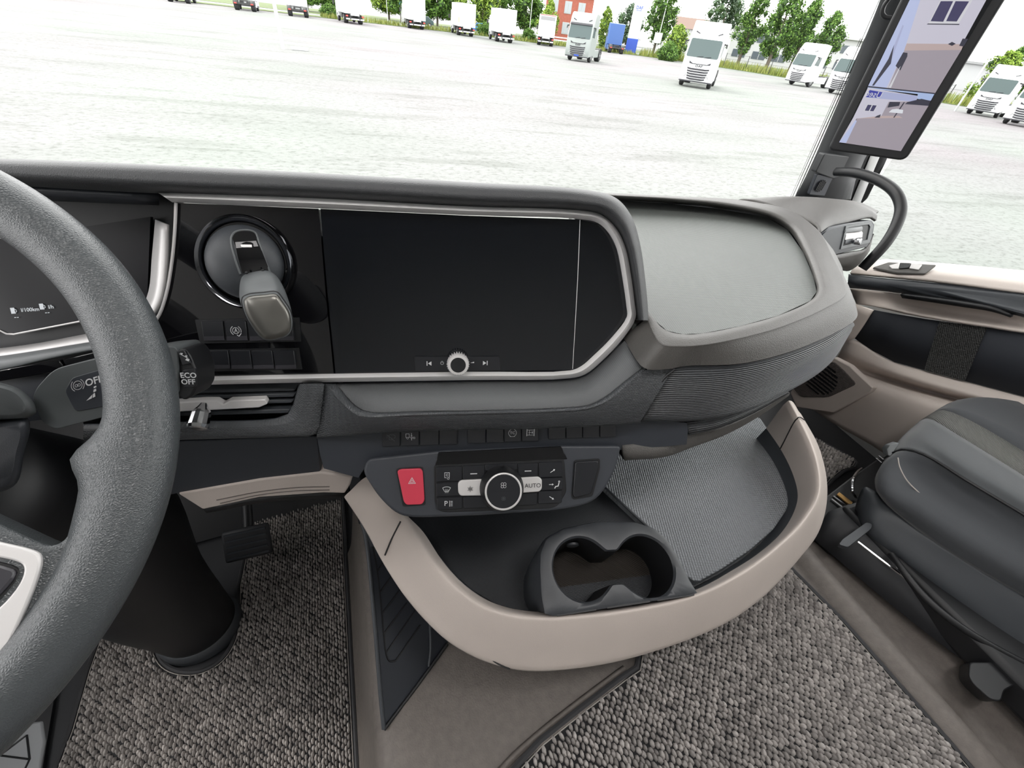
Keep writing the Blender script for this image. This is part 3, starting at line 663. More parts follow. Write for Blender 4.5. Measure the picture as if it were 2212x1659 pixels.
# dash end with the passenger air vent
e_in = [(1724,505),(1712,488),(1690,462),(1640,445),(1560,436)]
def zz(l, zs): return [ZP(x,y,z) for (x,y), z in zip(l, zs)]
top_front = zz([(1772,503),(1794,488),(1832,479),(1886,470),(1893,476)], [.868,.868,.868,.866,.862])
top_mid = zz([(1762,485),(1790,462),(1830,455),(1880,455),(1895,466)], [.873,.878,.878,.874,.868])
top_bk = zz([(1690,455),(1740,432),(1800,432),(1860,441),(1893,460)], [.876,.880,.880,.874,.868])
top_bk2 = zz([(1600,430),(1700,424),(1800,430),(1862,440),(1895,458)], [.880,.880,.876,.868,.860])
drop = [p+V((.03,.10,-.08)) for p in top_bk2]
fixn(loft('dash_end_top', [top_front, top_mid, top_bk, top_bk2, drop], M['rim'], dash, n=20, vsub=4, solid=.004))
A, B = ZP(1772,505,.862), ZP(1888,476,.862); NVt = (B-A).cross(ZUP).normalized(); NVt = (NVt*.96+ZUP*.28*(-1 if NVt.y>0 else 1)).normalized()
if NVt.y < 0: NVt = -NVt
def VT(px, py, h=0.): return onp(px, py, A-NVt*h, NVt)
def VTs(l, h=0.): return [VT(x,y,h) for x, y in l]
vo = [(1773,506),(1794,491),(1832,483),(1884,476),(1890,484),(1885,512),(1873,534),(1797,553),(1780,530)]
fixn(prism('vent_housing', VTs(vo,.0), NVt*.06, M['dark2'], dash, .002, 2))
prism('vent_blank', fil(VTs([(1776,508),(1795,494),(1830,487),(1818,540),(1799,547),(1783,527)],.003), .004), NVt*.004, M['dark2'], dash, .001, 1)
vr = VTs([(1830,489),(1881,481),(1884,487),(1878,522),(1818,536)],.0025); 
vbk = prism('vent_recess', VTs([(1832,492),(1876,486),(1874,517),(1821,530)],.003), NVt*.001, M['black'], dash)
n_ = 5
ring('vent_rim', VTs([(1828,488),(1883,480),(1887,488),(1880,524),(1816,539)],.005), VTs([(1832,492),(1877,485),(1880,490),(1874,518),(1821,531)],.005), NVt*.006, M['grey'], dash, .0006)
for y0, mt in ((497,'grey'),(508,'silver'),(521,'dark2')):
    prism('vent_slat', VTs([(1828,y0),(1864,y0-5),(1863,y0+(5 if mt=='silver' else 2)),(1825,y0+(11 if mt=='silver' else 6))],.006), NVt*.004+ZUP*.004, M[mt], dash, .0006, 1)
lathe('blade_knob', VT(1843,521,.007), -NVt, [(.005,0),(.006,.004),(.006,.012),(.004,.013)], M['chrome'], dash, n=12, smooth=False)
fixn(loft('vent_underside', [VTs([(1797,553),(1840,545),(1874,535),(1888,505)],.0), VTs([(1806,578),(1840,570),(1862,558),(1880,535)],-.012), VTs([(1806,580),(1835,585),(1862,565),(1880,540)],-.08)], M['rim'], dash, n=12, vsub=3, solid=.004))

# ---- glovebox door and drawer below the shelf
g0 = zz([(1458,797),(1484,792),(1596,788),(1700,764),(1786,728),(1842,694)], [.838]*6)
g1 = zz([(1432,818),(1490,820),(1596,812),(1708,784),(1796,744),(1846,702)], [.825]*6)
g2 = zz([(1402,868),(1488,872),(1588,860),(1708,818),(1800,765),(1842,708)], [.797,.795,.795,.795,.797,.81])
g3 = zz([(1386,908),(1485,910),(1581,897),(1704,845),(1790,786),(1836,718)], [.772,.765,.765,.767,.775,.80])
fixn(loft('glovebox_door', [g0,g1,g2,g3,[p+V((.0,.05,-.004)) for p in g3]], M['rib'], dash, n=36, vsub=5, solid=.006))
tube('glovebox_gap', [p+UN*.001 for p in zz([(1457,797),(1432,818),(1402,868),(1384,910)],[.839,.826,.798,.773])], .0014, M['black'], dash, n=6, sub=4)
d0 = zz([(1484,912),(1540,906),(1620,880),(1702,846)], [.757,.757,.757,.757])
d1 = zz([(1490,940),(1550,926),(1630,892),(1705,849)], [.742,.742,.742,.745])
fixn(loft('drawer_front', [d0, d1], M['rib'], dash, n=16, solid=.004))
f0 = zz([(1345,962),(1432,950),(1486,936),(1550,926),(1630,892),(1705,848)], [.735,.735,.738,.739,.739,.742])
f1 = zz([(1347,984),(1432,976),(1490,956),(1560,934),(1634,898),(1706,850)], [.725,.725,.725,.727,.73,.735])
f2 = zz([(1348,994),(1432,988),(1496,966),(1565,940),(1634,902),(1703,856)], [.708,.708,.71,.715,.72,.73])
fixn(loft('drawer_lip', [f0,f1,f2,[p+V((0,.10,0)) for p in f2]], M['rim'], dash, n=24, vsub=3, solid=.004))
loft('dash_underside', [[p+V((0,.03,0)) for p in g3],[V((.45,.75,.74)),V((.6,.78,.74)),V((.75,.8,.74)),V((.9,.8,.74)),V((1.05,.75,.76)),V((1.1,.7,.78))]], M['dark'], dash, n=16, solid=.02)
# ================================================================ storage tray with beige rim
ZT0 = .34
tray = thing('storage_tray', ZP(1250,1250,.47), 'dark storage tray with a wide beige rim below the climate panel', 'tray')
Bp = [(800,1030,.66),(845,1088,.62),(873,1118,.59),(905,1163,.565),(940,1216,.545),(985,1268,.533),(1050,1312,.53),(1135,1333,.53),(1262,1330,.53),(1400,1311,.53),(1509,1284,.53),(1602,1238,.53),(1687,1174,.532),(1735,1125,.538),(1766,1070,.55),(1768,1027,.56),(1753,968,.575),(1723,904,.595),(1702,866,.605)]
Ep = [(744,1075,.63),(788,1143,.585),(831,1222,.54),(879,1294,.50),(931,1353,.475),(978,1393,.462),(1038,1425,.455),(1110,1446,.45),(1177,1450,.45),(1305,1435,.45),(1432,1401,.45),(1560,1350,.45),(1645,1291,.452),(1726,1206,.46),(1764,1155,.47),(1783,1091,.48),(1784,1036,.50),(1767,966,.52),(1732,900,.56)]
Ap = [(815,1030,.655),(858,1090,.61),(884,1118,.575),(915,1150,.545),(956,1212,.522),(1002,1262,.51),(1060,1300,.505),(1140,1320,.505),(1262,1318,.505),(1400,1300,.505),(1500,1275,.505),(1585,1230,.505),(1640,1194,.505),(1690,1148,.506),(1718,1098,.507),(1723,1065,.508),(1711,1020,.51),(1686,970,.512),(1655,925,.515)]
P3 = lambda l: [ZP(*q) for q in l]
A_, B_, E_ = P3(Ap), P3(Bp), P3(Ep)
cen = V((.35,.33,0))
def outw(p, d): v = V((p.x-cen.x, p.y-cen.y, 0)).normalized(); return p+v*d
C_ = [b.lerp(e, .16)+V((0,0,.006)) for b, e in zip(B_, E_)]
D_ = [outw(b.lerp(e, .62), .004) for b, e in zip(B_, E_)]
F_ = [outw(e, -.03)+V((0,0,-.004)) for e in E_]
fixn(loft('tray_rim', [A_, B_, C_, D_, E_, F_], M['beige'], tray, n=None, sub=6, vsub=4))
fl = .474
Fl = [V((cen.x+(p.x-cen.x)*.95, cen.y+(p.y-cen.y)*.95, fl)) for p in A_]
fixn(loft('tray_wall', [A_, [a.lerp(f,.5)+V((0,0,-.005)) for a, f in zip(A_,Fl)], Fl], M['dark2'], tray, n=None, sub=6, vsub=2))
prism('tray_floor', [V((p.x,p.y,fl)) for p in Fl]+[V((.60,.62,fl)),V((.2,.62,fl)),V((-.02,.58,fl))], (0,0,-.01), M['trayliner'], tray)
prism('tray_back', [V((-.055,.56,ZT0)),V((.80,.58,ZT0)),V((.80,.58,.73)),V((-.055,.56,.73))], (0,.02,0), M['dark'], tray)  # carried down to the tunnel to block light under the tray
rm = [(1296,1042),(1300,960),(1352,930),(1440,960),(1560,915),(1640,900),(1672,945),(1700,1005),(1710,1062),(1700,1100),(1672,1142),(1620,1188),(1560,1228),(1505,1258),(1470,1235),(1440,1180),(1384,1124)]
RM = [ZP(x,y,.488) for x,y in rm]
prism('raised_mat', fil(RM,.008,3), (0,0,-.016), M['traymat'], tray, .002, 2)
tube('mat_edge', [p+V((0,0,.001)) for p in ZZ([(1296,1042),(1316,1062),(1384,1125),(1436,1172)], .488)], .0022, M['dark2'], tray, n=6, sub=4)
tube('rim_joint', [C_[2]+V((0,0,.003)), B_[2].lerp(E_[2],.4)+V((-.004,0,.004)), outw(B_[2].lerp(E_[2],.75),.006)], .0011, M['black'], tray, n=6, sub=5)
tube('rim_joint', [A_[17]+V((-.002,0,.002)), B_[17]+V((0,0,.003)), C_[17]+V((.003,0,.002))], .001, M['black'], tray, n=6, sub=5)
tube('rim_notch', [outw(ZP(1062,1418,.462),.003), outw(ZP(1080,1430,.459),.003), outw(ZP(1104,1441,.453),.003)], .0012, M['printdark'], tray, n=6, sub=4)

# ---------------------------------------------------------------- cup holder insert
ch_ = thing('cup_holder', ZP(1320,1230,.476), 'black double cup holder standing in the front of the storage tray', 'cup holder')
T0, T1, T2 = ZP(1199,1331,.534), ZP(1508,1284,.534), ZP(1330,1127,.562)
TN = (T1-T0).cross(T2-T0).normalized(); TN = TN if TN.z > 0 else -TN
def TP(px, py, h=0.): return onp(px, py, T0+TN*h, TN)
ou = [TP(x,y) for x,y in [(1199,1331),(1178,1329),(1170,1290),(1167,1230),(1168,1195),(1182,1162),(1222,1141),(1288,1128),(1369,1128),(1413,1141),(1441,1165),(1470,1214),(1490,1255),(1508,1284),(1440,1294),(1330,1311)]]
cl, cr = TP(1258,1228), TP(1395,1222); cm = (cl+cr)/2
ax_ = (cr-cl).normalized(); ay_ = TN.cross(ax_).normalized(); hd_ = (cr-cl).length/2
RC = (TP(1258,1228)-TP(1195,1230)).length
NA = 96
def hole(r, dz):
    """figure of eight: two cups joined by an open channel"""
    res = []
    for k in range(NA):
        a = 2*math.pi*k/NA; c, s = math.cos(a), math.sin(a); best = 0
        for q0 in (-hd_, hd_):
            bq = -q0*c; cq = q0*q0-r*r; disc = bq*bq-cq
            if disc > 0: best = max(best, -bq+math.sqrt(disc))
        w = r*.52
        if abs(s) > 1e-4 and abs(w*c/s) < hd_*.8: best = max(best, w/abs(s))
        res.append(best)
    for _ in range(2): res = [(res[i-1]+2*res[i]+res[(i+1) % NA])/4 for i in range(NA)]
    return [cm+(ax_*math.cos(2*math.pi*k/NA)+ay_*math.sin(2*math.pi*k/NA))*res[k]+TN*dz for k in range(NA)]
def around(loop):
    dn = rs(loop, 600, True, False); res = []
    an = [math.atan2((p-cm).dot(ay_), (p-cm).dot(ax_)) for p in dn]
    for k in range(NA):
        a = (2*math.pi*k/NA+math.pi) % (2*math.pi)-math.pi
        res.append(dn[min(range(len(an)), key=lambda j: abs((an[j]-a+math.pi) % (2*math.pi)-math.pi))])
    return res
oo = around(ou)
fdir = ((T2-T0)-(T1-T0)*((T2-T0).dot(T1-T0)/(T1-T0).length_squared)).normalized()   # from front to back of the holder
def fr_(p): return max(0., 1-((p-T0).dot(fdir))/.05)
oi = [p+(cm-p).normalized()*.005+TN*.002 for p in oo]
def low(p, z, out_): d = (p-cm); d.z = 0; q = p+d.normalized()*out_*(1-fr_(p))+fdir*.014*fr_(p); q.z = z; return q
fixn(loft('holder_body', [[low(p,.476,.014) for p in oo], [low(p,.51,.010) for p in oo], [p+(p-cm).normalized()*.003*(1-fr_(p))-TN*.010+fdir*.004*fr_(p) for p in oo], oo, oi, hole(RC*1.06, .0015), hole(RC, -.002)], M['cup'], ch_, n=None, sub=1, closed=True, smooth=True))
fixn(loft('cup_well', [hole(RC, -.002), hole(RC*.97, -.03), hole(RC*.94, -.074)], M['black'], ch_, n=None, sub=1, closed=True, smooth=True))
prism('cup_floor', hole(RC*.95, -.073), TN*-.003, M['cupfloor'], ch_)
lathe('cup_clip', cl+ay_*RC*.93-ax_*.002-TN*.024, -ay_, [(.009,0),(.009,.003),(.004,.005)], M['cup'], ch_, n=16)
zt_ = .536
for a, b in ((1204,1288),(1312,1404),(1420,1500)):
    ya = 1331-(a-1199)*.152; yb = 1331-(b-1199)*.152
    prism('base_slot', [TP(a,ya-6,.0006), TP(b,yb-6,.0006), TP(b,yb+1,.0006), TP(a,ya+1,.0006)], TN*-.002, M['black'], ch_)

# ================================================================ floor, tunnel, mats
ZT = .332
sec = [(-.140,-.012),(-.130,.012),(-.118,.05),(-.078,.29),(-.068,.322),(-.045,ZT+.002),(.02,ZT),(.25,ZT),(.5,ZT),(.735,ZT),(.748,ZT+.010),(.765,ZT+.020),(.785,ZT+.016),(.80,ZT-.004),(.84,ZT-.01),(.86,ZT-.012)]
rows = [[V((x,y,z)) for x, z in sec] for y in (-1.45,-.8,-.3,0,.10,.16,.22,.30,.45,.62)]
tn = loft('engine_tunnel', rows, M['brown'], None, n=None, sub=3); fixn(tn); struct(tn)
struct(box('trim_8', (1.13,-.58,ZT-.022), (.56,1.72,.02), M['brown'], None, .004))
# raised step of the tunnel below the tray, with moulded channel beside the centre mat
loft_ch = loft('tunnel_channel', [[p+V((0,0,.0)) for p in ZZ([(1040,1700),(1100,1632),(1170,1570),(1260,1500),(1345,1437)], ZT+.004)], ZZ([(1062,1700),(1118,1640),(1186,1580),(1272,1514),(1352,1450)], ZT-.004+.001), ZZ([(1085,1700),(1140,1645),(1205,1588),(1285,1526),(1362,1462)], ZT+.006)], M['brown'], None, n=20, vsub=4, solid=.006, origin=(0,0,0)); struct(loft_ch); loft_ch.name = 'trim_1'
struct(box('footwell_light_baffle', (-.06,.76,.53), (.02,.54,.40), M['dark'], None))  # unseen wall added beside the console to darken the driver's footwell
# dark ribbed side panel
pA, pB = ZP(829,1576,ZT+.002), ZP(967,1390,ZT+.002)
NSD = V((.2137,0,-.0486)).normalized()   # plane of the tunnel's side wall through (-.125,0) and (-.07,.31)
def SD(px, py): 
    n = V((.31,0,-.05)).normalized(); return onp(px, py, V((-.125,0,.02)), n)
pD = SD(788,1150)
npn = (pB-pA).cross(pD-pA).normalized()
def PN(px, py, h=0.): return onp(px, py, pA+npn*(h if npn.dot(CAM-pA) > 0 else -h), npn)
sp = thing('side_panel', pA, 'dark ribbed plastic panel on the tunnel side below the tray rim', 'panel')
prism('panel_plate', [PN(x,y) for x,y in [(768,1085),(790,1160),(808,1330),(822,1500),(829,1576),(860,1535),(900,1482),(967,1390),(958,1350),(900,1290),(850,1180),(800,1085)]], V((.01,.02,-.02)), M['dark'], sp, .001, 1)
for (a, b) in (((815,1234),(833,1208)),((822,1278),(848,1242)),((825,1326),(864,1274)),((829,1369),(879,1302)),((835,1409),(897,1318)),((855,1427),(908,1350))):
    tube('panel_rib', [PN(*a,.0006), PN(*b,.0006)], .0013, M['black'], sp, n=6, sub=0)
tube('panel_rib', [PN(*q,.0006) for q in ((806,1180),(815,1234),(825,1326),(835,1415),(842,1428),(856,1427))], .0013, M['black'], sp, n=6, sub=4)
tube('panel_edge', [PN(*q,.001) for q in ((771,1090),(790,1160),(808,1330),(822,1500),(829,1574))], .003, M['dark2'], sp, n=8, sub=4)
tube('panel_edge', [PN(*q,.001) for q in ((829,1576),(860,1535),(900,1482),(966,1391))], .0028, M['black'], sp, n=8, sub=4)
tube('panel_crease', [PN(*q,.0006) for q in ((926,1310),(930,1400),(926,1440))], .002, M['dark2'], sp, n=8, sub=4)

def inpoly(x, y, poly):
    c = False; n = len(poly); j = n-1
    for i in range(n):
        if (poly[i][1] > y) != (poly[j][1] > y) and x < (poly[j][0]-poly[i][0])*(y-poly[i][1])/(poly[j][1]-poly[i][1])+poly[i][0]: c = not c
        j = i
    return c
def edge_dist(x, y, poly):
    d = 9
    for i in range(len(poly)):
        x0,y0 = poly[i-1]; x1,y1 = poly[i]; L2 = (x1-x0)**2+(y1-y0)**2 or 1e-9
        t = max(0,min(1,((x-x0)*(x1-x0)+(y-y0)*(y1-y0))/L2)); d = min(d, math.hypot(x-x0-t*(x1-x0), y-y0-t*(y1-y0)))
    return d
def make_mat(name, poly, z, label, px=.0059, py=.0106, seed=3, h=.0095, ang=0.):
    p3 = [V((x,y,z)) for x, y in poly]; c = V((sum(p[0] for p in poly)/len(poly), sum(p[1] for p in poly)/len(poly), z-.006))
    t = thing(name, c, label, 'floor mat', 'woven floor mats')
    prism('mat_backing', p3, (0,0,-.006), M['matbase'], t)
    tube('mat_binding', p3+[p3[0]], .0042, M['bind'], t, n=6, sub=0)
    ins = []
    n = len(poly)
    for i in range(n):
        a, b, d = V((*poly[i-1],0)), V((*poly[i],0)), V((*poly[(i+1) % n],0))
        t1, t2 = (b-a).normalized(), (d-b).normalized(); nn = V((-(t1.y+t2.y), t1.x+t2.x, 0)).normalized()
        q = b+nn*.0065
        if not inpoly(q.x, q.y, poly): q = b-nn*.0065
        ins.append(V((q.x,q.y,z+.0025)))
    tube('mat_stitching', ins+[ins[0]], .0007, M['thread'], t, n=4, sub=0)
    r = random.Random(seed); mb = MB(); xs = [p[0] for p in poly]; ys = [p[1] for p in poly]
    ca, sa = math.cos(ang), math.sin(ang); cx, cy = c.x, c.y; ext = max(max(xs)-min(xs), max(ys)-min(ys))*.75
    ni, nj = int(ext/px), int(ext/py)
    for i in range(-ni, ni+1):
        for j in range(-nj, nj+1):
            lx = i*px+r.uniform(-.0009,.0009); ly = (j+(.5 if i % 2 else 0))*py+r.uniform(-.0016,.0016)
            x, y = cx+lx*ca-ly*sa, cy+lx*sa+ly*ca
            if not inpoly(x, y, poly) or edge_dist(x, y, poly) < .0085: continue
            a, b = px*.5*r.uniform(.8,1.12), py*.55*r.uniform(.8,1.12); hh = h*r.uniform(.75,1.15); an = ang+r.uniform(-.25,.25); c2, s2 = math.cos(an), math.sin(an)
            def q(u, v, w): return V((x+u*a*c2-v*b*s2, y+u*a*s2+v*b*c2, z+w*hh))
            vs = [q(1,0,0),q(.5,.87,0),q(-.5,.87,0),q(-1,0,0),q(-.5,-.87,0),q(.5,-.87,0),
                  q(.72,0,.62),q(.36,.64,.62),q(-.36,.64,.62),q(-.72,0,.62),q(-.36,-.64,.62),q(.36,-.64,.62),q(0,.25,1),q(0,-.25,1)]
            fs = [(k,(k+1)%6,6+(k+1)%6,6+k) for k in range(6)]+[(6,7,12),(7,8,12),(8,9,12),(9,10,13),(10,11,13),(11,6,13),(6,12,13),(9,13,12)]
            mb.add(vs, fs)
    o = mb.build('loop_pile', M['loop'], t, smooth='all'); o['kind'] = 'stuff'
    return t
# driver's mat: U-shaped notch round the column foot, open to the front
U = [ZP(x,y,0) for x,y in [(515,1270),(513,1330),(505,1385),(480,1425),(440,1449),(395,1452),(358,1436),(340,1405),(334,1370)]]
U = cat(U, 4); Up = [(p.x,p.y) for p in U]
lm = [(-.137,-.25),(-.137,.30),(-.138,.70),(-.142,.98),(-.36,.99),(Up[0][0]+.01,.75)]+Up+[(Up[-1][0]-.01,.8),(-.60,.95),(-.64,.8),(-.645,.5),(-.64,.40),(-.645,.30),(-.63,.2),(-.60,-.25)]
make_mat('floor_mat', lm, .004, 'grey woven floor mat on the driver floor with a notch round the column foot')
cmL = [ZP(x,y,ZT) for x,y in [(1060,1720),(1106,1665),(1165,1602),(1250,1534),(1340,1466),(1372,1445)]]
cp_ = [(p.x,p.y) for p in cmL]+[(.38,.17),(.46,.25),(.60,.27),(.69,.22),(.718,.168),(.735,.06),(.742,-.12),(.745,-.5),(-.02,-.5),(-.01,-.12)]
make_mat('floor_mat', cp_, ZT+.008, 'grey woven floor mat on the raised centre floor below the tray', seed=5, ang=.06)
pm = [ZP(x,y,.2) for x,y in [(1700,930),(1740,935),(1790,962),(1845,992),(1851,1000),(1846,1010),(1822,1018),(1800,1036),(1780,1060),(1700,1080)]]
make_mat('floor_mat', [(p.x,p.y) for p in pm], .2, 'small corner of grey woven mat in the passenger footwell', seed=8, ang=-.3)
# passenger footwell
fw_ = struct(obj('footwell', [V((.84,.22,.19)),V((1.42,.22,.19)),V((1.42,.95,.19)),V((.84,.95,.19)),V((.84,.60,.19))], [(0,1,2,3,4)], M['black'])); fw_.name = 'trim_2'
fwal = struct(box('wall_front', (.22,1.06,.22), (2.4,.05,.9), M['dark']))

# step at the lower left corner
st = thing('door_step', ZP(40,1640,-.01), 'pale grey rubber step tread at the lower left corner', 'step')
prism('tread', [ZP(x,y,.004) for x,y in [(-260,1560),(0,1592),(62,1560),(92,1556),(98,1600),(80,1700),(-260,1900)]], (0,0,-.012), M['steprub'], st, .004, 2)
for q in ([(-40,1650),(0,1632),(58,1588)],[(0,1632),(62,1640)],[(58,1588),(64,1640),(40,1690)]):
    tube('tread_groove', [ZP(x,y,.0045) for x,y in q], .0016, M['black'], st, n=6, sub=0)
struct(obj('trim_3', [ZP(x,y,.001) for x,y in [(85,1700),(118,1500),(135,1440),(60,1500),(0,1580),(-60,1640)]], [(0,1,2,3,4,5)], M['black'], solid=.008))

# ================================================================ steering column, pedals
az, el = -1.45, .978
WN = V((math.cos(az)*math.cos(el), math.sin(az)*math.cos(el), math.sin(el))); WC = V((-.3625,.258,.886)); WR, Wr = .212, .019
WU = WN.cross(ZUP).normalized()*-1
if WU.x < 0: WU = -WU
WV = WN.cross(WU)
if WV.z < 0: WV = -WV
def W(px, py, h=0.): return onp(px, py, WC+WN*h, WN)
def WW(l, h=0.): return [W(x,y,h) for x,y in l]
foot = ZP(428,1405,0)+V((0,.045,0))
col = thing('steering_column', (foot.x,foot.y,0), 'black steering column with shroud, stalk switch and rounded foot', 'steering column')
def ell(c, rx, ry, n=40, ax=None): 
    a, b = ax or (V((1,0,0)),V((0,1,0))); return [c+a*rx*math.cos(2*math.pi*k/n)+b*ry*math.sin(2*math.pi*k/n) for k in range(n)]
fixn(loft('column_foot', [ell(foot+V((0,0,z)),.082*s,.072*s) for z, s in ((0,1.0),(.012,1.0),(.03,.97),(.034,.9))], M['dark2'], col, n=None, sub=1, closed=True, cap=True, smooth=True))
fixn(loft('column_boot', [ell(foot+V((.0,.0,.03)),.074,.066), ell(foot+V((0,-.005,.10)),.078,.072), ell(foot+V((.01,-.03,.28)),.088,.085), ell(foot+V((.03,-.04,.50)),.10,.10), ell(WC-WN*.16,.07,.07,40,(WU,WV))], M['black'], col, n=None, sub=1, closed=True, vsub=5, cap=True))
def shr(name, outl, hs, ks, mt):
    cx = sum(p[0] for p in outl)/len(outl); cy = sum(p[1] for p in outl)/len(outl)
    return fixn(loft(name, [SS([(cx+(x-cx)*k, cy+(y-cy)*k) for x, y in outl], h) for h, k in zip(hs, ks)], mt, col, n=None, sub=5, closed=True, vsub=4, cap=True, smooth=True))
shr('column_shroud_upper', [(-170,820),(-60,818),(0,827),(45,842),(72,868),(78,890),(60,902),(0,906),(-170,912)], (.03,.075,.088,.092), (1.0,1.0,.93,.75), M['shroud'])
shr('column_shroud_lower', [(-170,914),(0,908),(58,904),(64,925),(52,975),(36,1042),(0,1062),(-170,1080)], (.02,.070,.082,.086), (1.0,1.0,.93,.75), M['dark3'])
# stalk
hS = .075
stb = [(69,858),(80,836),(108,805),(127,794),(217,772),(330,752),(376,748),(384,758),(386,850),(330,872),(217,903),(119,928),(92,914),(80,890)]
stk = fixn(prism('stalk', fil(SS(stb,hS),[.004]*14,3), NS*.034, M['shroud'], col, .006, 3))
sf = prism('stalk_face', fil(SS([(139,845),(155,816),(220,797),(330,772),(340,850),(224,878),(163,890)],hS+.0012), .003, 3), NS*.003, M['dark'], stk, .0008, 2)
D = Draw(S(169,832,hS+.0014), (S(220,797,hS)-S(155,816,hS)).normalized(), E2)
D.arc(0,0,3.4,0,360,.45); D.arc(0,0,4.9,130,230,.5); D.arc(0,0,4.9,-50,50,.5); D.arc(-1.1,0,1.0,0,360,.4,12); D.arc(1.1,0,1.0,0,360,.4,12); D.done('brake_symbol', M['print'], sf)
D = Draw(S(198,852,hS+.0014), (S(220,797,hS)-S(155,816,hS)).normalized(), E2)
D.fill([(-4.8,-3.8),(-.2,-3.0),(.9,-.2)]); D.fill([(.4,-2.9),(2.8,-2.5),(3.0,.6),(1.4,0)]) ; D.fill([(2.0,1.2),(4.4,1.6),(4.6,3.6),(2.6,3.2)]); D.fill([(3,4.2),(5.2,4.6),(5.2,5.8),(3.2,5.5)]); D.done('retarder_symbol', M['print'], sf)
text('OFF', .0054, S(204,823,hS+.0014), (S(220,797,hS)-S(155,816,hS)).normalized(), E2, M['print'], sf, bold=.03)
tip = fixn(prism('stalk_end', fil(SS([(374,756),(398,754),(410,768),(423,800),(424,838),(413,858),(396,866),(380,850)],hS-.002), .002, 2), NS*.03, M['black'], col, .002, 2))
k1 = prism('stalk_key', fil(SS([(382,758),(398,757),(413,785),(394,790)],hS+.0005), .001, 2), NS*.003, M['key'], tip, .0005, 1)
k2 = prism('stalk_key', fil(SS([(393,800),(421,797),(423,832),(417,838),(396,836)],hS+.0005), .001, 2), NS*.003, M['key'], tip, .0005, 1)
for tx, yy in (('ECO',811),('OFF',825)): text(tx, .0042, S(407.5,yy,hS+.0007), E1, E2, M['print'], k2, bold=.03)
D = Draw(S(399,771,hS+.0007), E1, E2); D.line([(-3,2.6),(2,-.6)],.5); D.fill([(-2.6,3.4),(-.4,3.2),(-1.6,1.6)]); D.fill([(.6,1.4),(2.4,1.2),(1.4,-.4)]); D.fill([(.2,-2.4),(2.6,-3.6),(3.6,-1.8),(1.6,-1)]); D.done('shift_symbol', M['print'], k1)
# brake pedal
pd = thing('brake_pedal', ZP(540,1180,.10), 'black ribbed brake pedal in the dark footwell', 'pedal')
pn = V((0,-.75,.66)); pc = ZP(535,1172,.10)
fixn(box('pedal_pad', pc, (.10,.075,.014), M['rubber'], pd, .006, (V((1,0,0)), V((0,.66,.75)), pn)))
for k in range(5): box('pad_rib', pc+V((0,.66,.75))*(-.028+.014*k)+pn*.008, (.085,.004,.004), M['dark'], pd, 0, (V((1,0,0)), V((0,.66,.75)), pn))
tube('pedal_arm', [pc-pn*.006, pc+V((0,.10,.06)), pc+V((0,.16,.30))], .012, M['black'], pd, n=8, sub=4)

# ================================================================ steering wheel
wh = thing('steering_wheel', WC, 'dark grey leather steering wheel with a silver spoke bezel', 'steering wheel')
def wang(px, py): p = W(px,py)-WC; return math.atan2(p.dot(WV), p.dot(WU))
ab = wang(178,990); ab2 = wang(110,1178)
vs, fs = [], []; NT, NM = 180, 24
for i in range(NT):
    a = 2*math.pi*i/NT; d = WU*math.cos(a)+WV*math.sin(a)
    def bump(c, wd): 
        q = (a-c+math.pi) % (2*math.pi)-math.pi; return math.exp(-(q/wd)**2)
    mir = math.pi-ab
    bi = .012*(bump(ab,.07)+bump(mir,.07)) + .006*(bump(ab-.12,.16)+bump(mir+.12,.16))
    for k in range(NM):
        b = 2*math.pi*k/NM; cb, sb = math.cos(b), math.sin(b)
        rad = Wr*(1.0+ .10*max(0,-cb)); ex = bi*max(0,-cb)**1.5
        vs.append(WC+d*(WR+rad*cb-ex)+WN*(Wr*.92*sb))
for i in range(NT):
    for k in range(NM): fs.append((i*NM+k, ((i+1)%NT)*NM+k, ((i+1)%NT)*NM+(k+1)%NM, i*NM+(k+1)%NM))
fixn(obj('rim', vs, fs, M['leather'], wh, 'all'))
def mirror(pts): return [p-WU*2*(p-WC).dot(WU) for p in pts]
spk = [(-330,1000),(-120,1080),(0,1136),(72,1169),(104,1181),(130,1172),(160,1135),(195,1090),(230,1150),(190,1300),(110,1400),(30,1490),(-60,1570),(-330,1700)]
sp0, sp1 = WW(spk,.002), WW(spk,.008)
for mir in (False, True):
    q = mirror(sp1) if mir else sp1; q2 = mirror(sp0) if mir else sp0
    fixn(prism('spoke', q, -WN*.022, M['leather'], wh, .006, 3))
    bz = [(-240,1105),(-80,1150),(0,1172),(52,1184),(82,1196),(87,1212),(80,1245),(40,1345),(-20,1465),(-90,1560),(-240,1660)]
    bi_ = [(-230,1160),(-80,1188),(0,1205),(30,1212),(46,1220),(50,1234),(40,1262),(10,1300),(-40,1345),(-110,1420),(-230,1500)]
    o_, i_ = WW(bz,.0105), WW(bi_,.0105)
    if mir: o_, i_ = mirror(o_), mirror(i_)
    o_, i_ = cat(o_,3,True), cat(i_,3,True)
    ring('spoke_bezel', o_, i_, -WN*.006, M['silver'], wh, .0012)
    b_ = WW([(-225,1168),(-80,1195),(0,1211),(28,1218),(42,1226),(44,1236),(34,1258),(5,1294),(-45,1338),(-115,1412),(-225,1490)],.0085)
    if mir: b_ = mirror(b_)
    pb = prism('button_pad', b_, -WN*.006, M['black'], wh, .001, 1)
    b2 = WW([(-60,1212),(0,1222),(26,1230),(33,1238),(26,1252),(0,1282),(-60,1330)],.0105)
    if mir: b2 = mirror(b2)
    prism('spoke_button', b2, -WN*.003, M['keysheen'], pb, .001, 1)
fixn(lathe('hub', WC, WN, [(.055,-.028),(.095,-.02),(.10,.0),(.094,.014),(.07,.022),(.02,.025),(.001,.025)], M['pad'], wh, n=48))
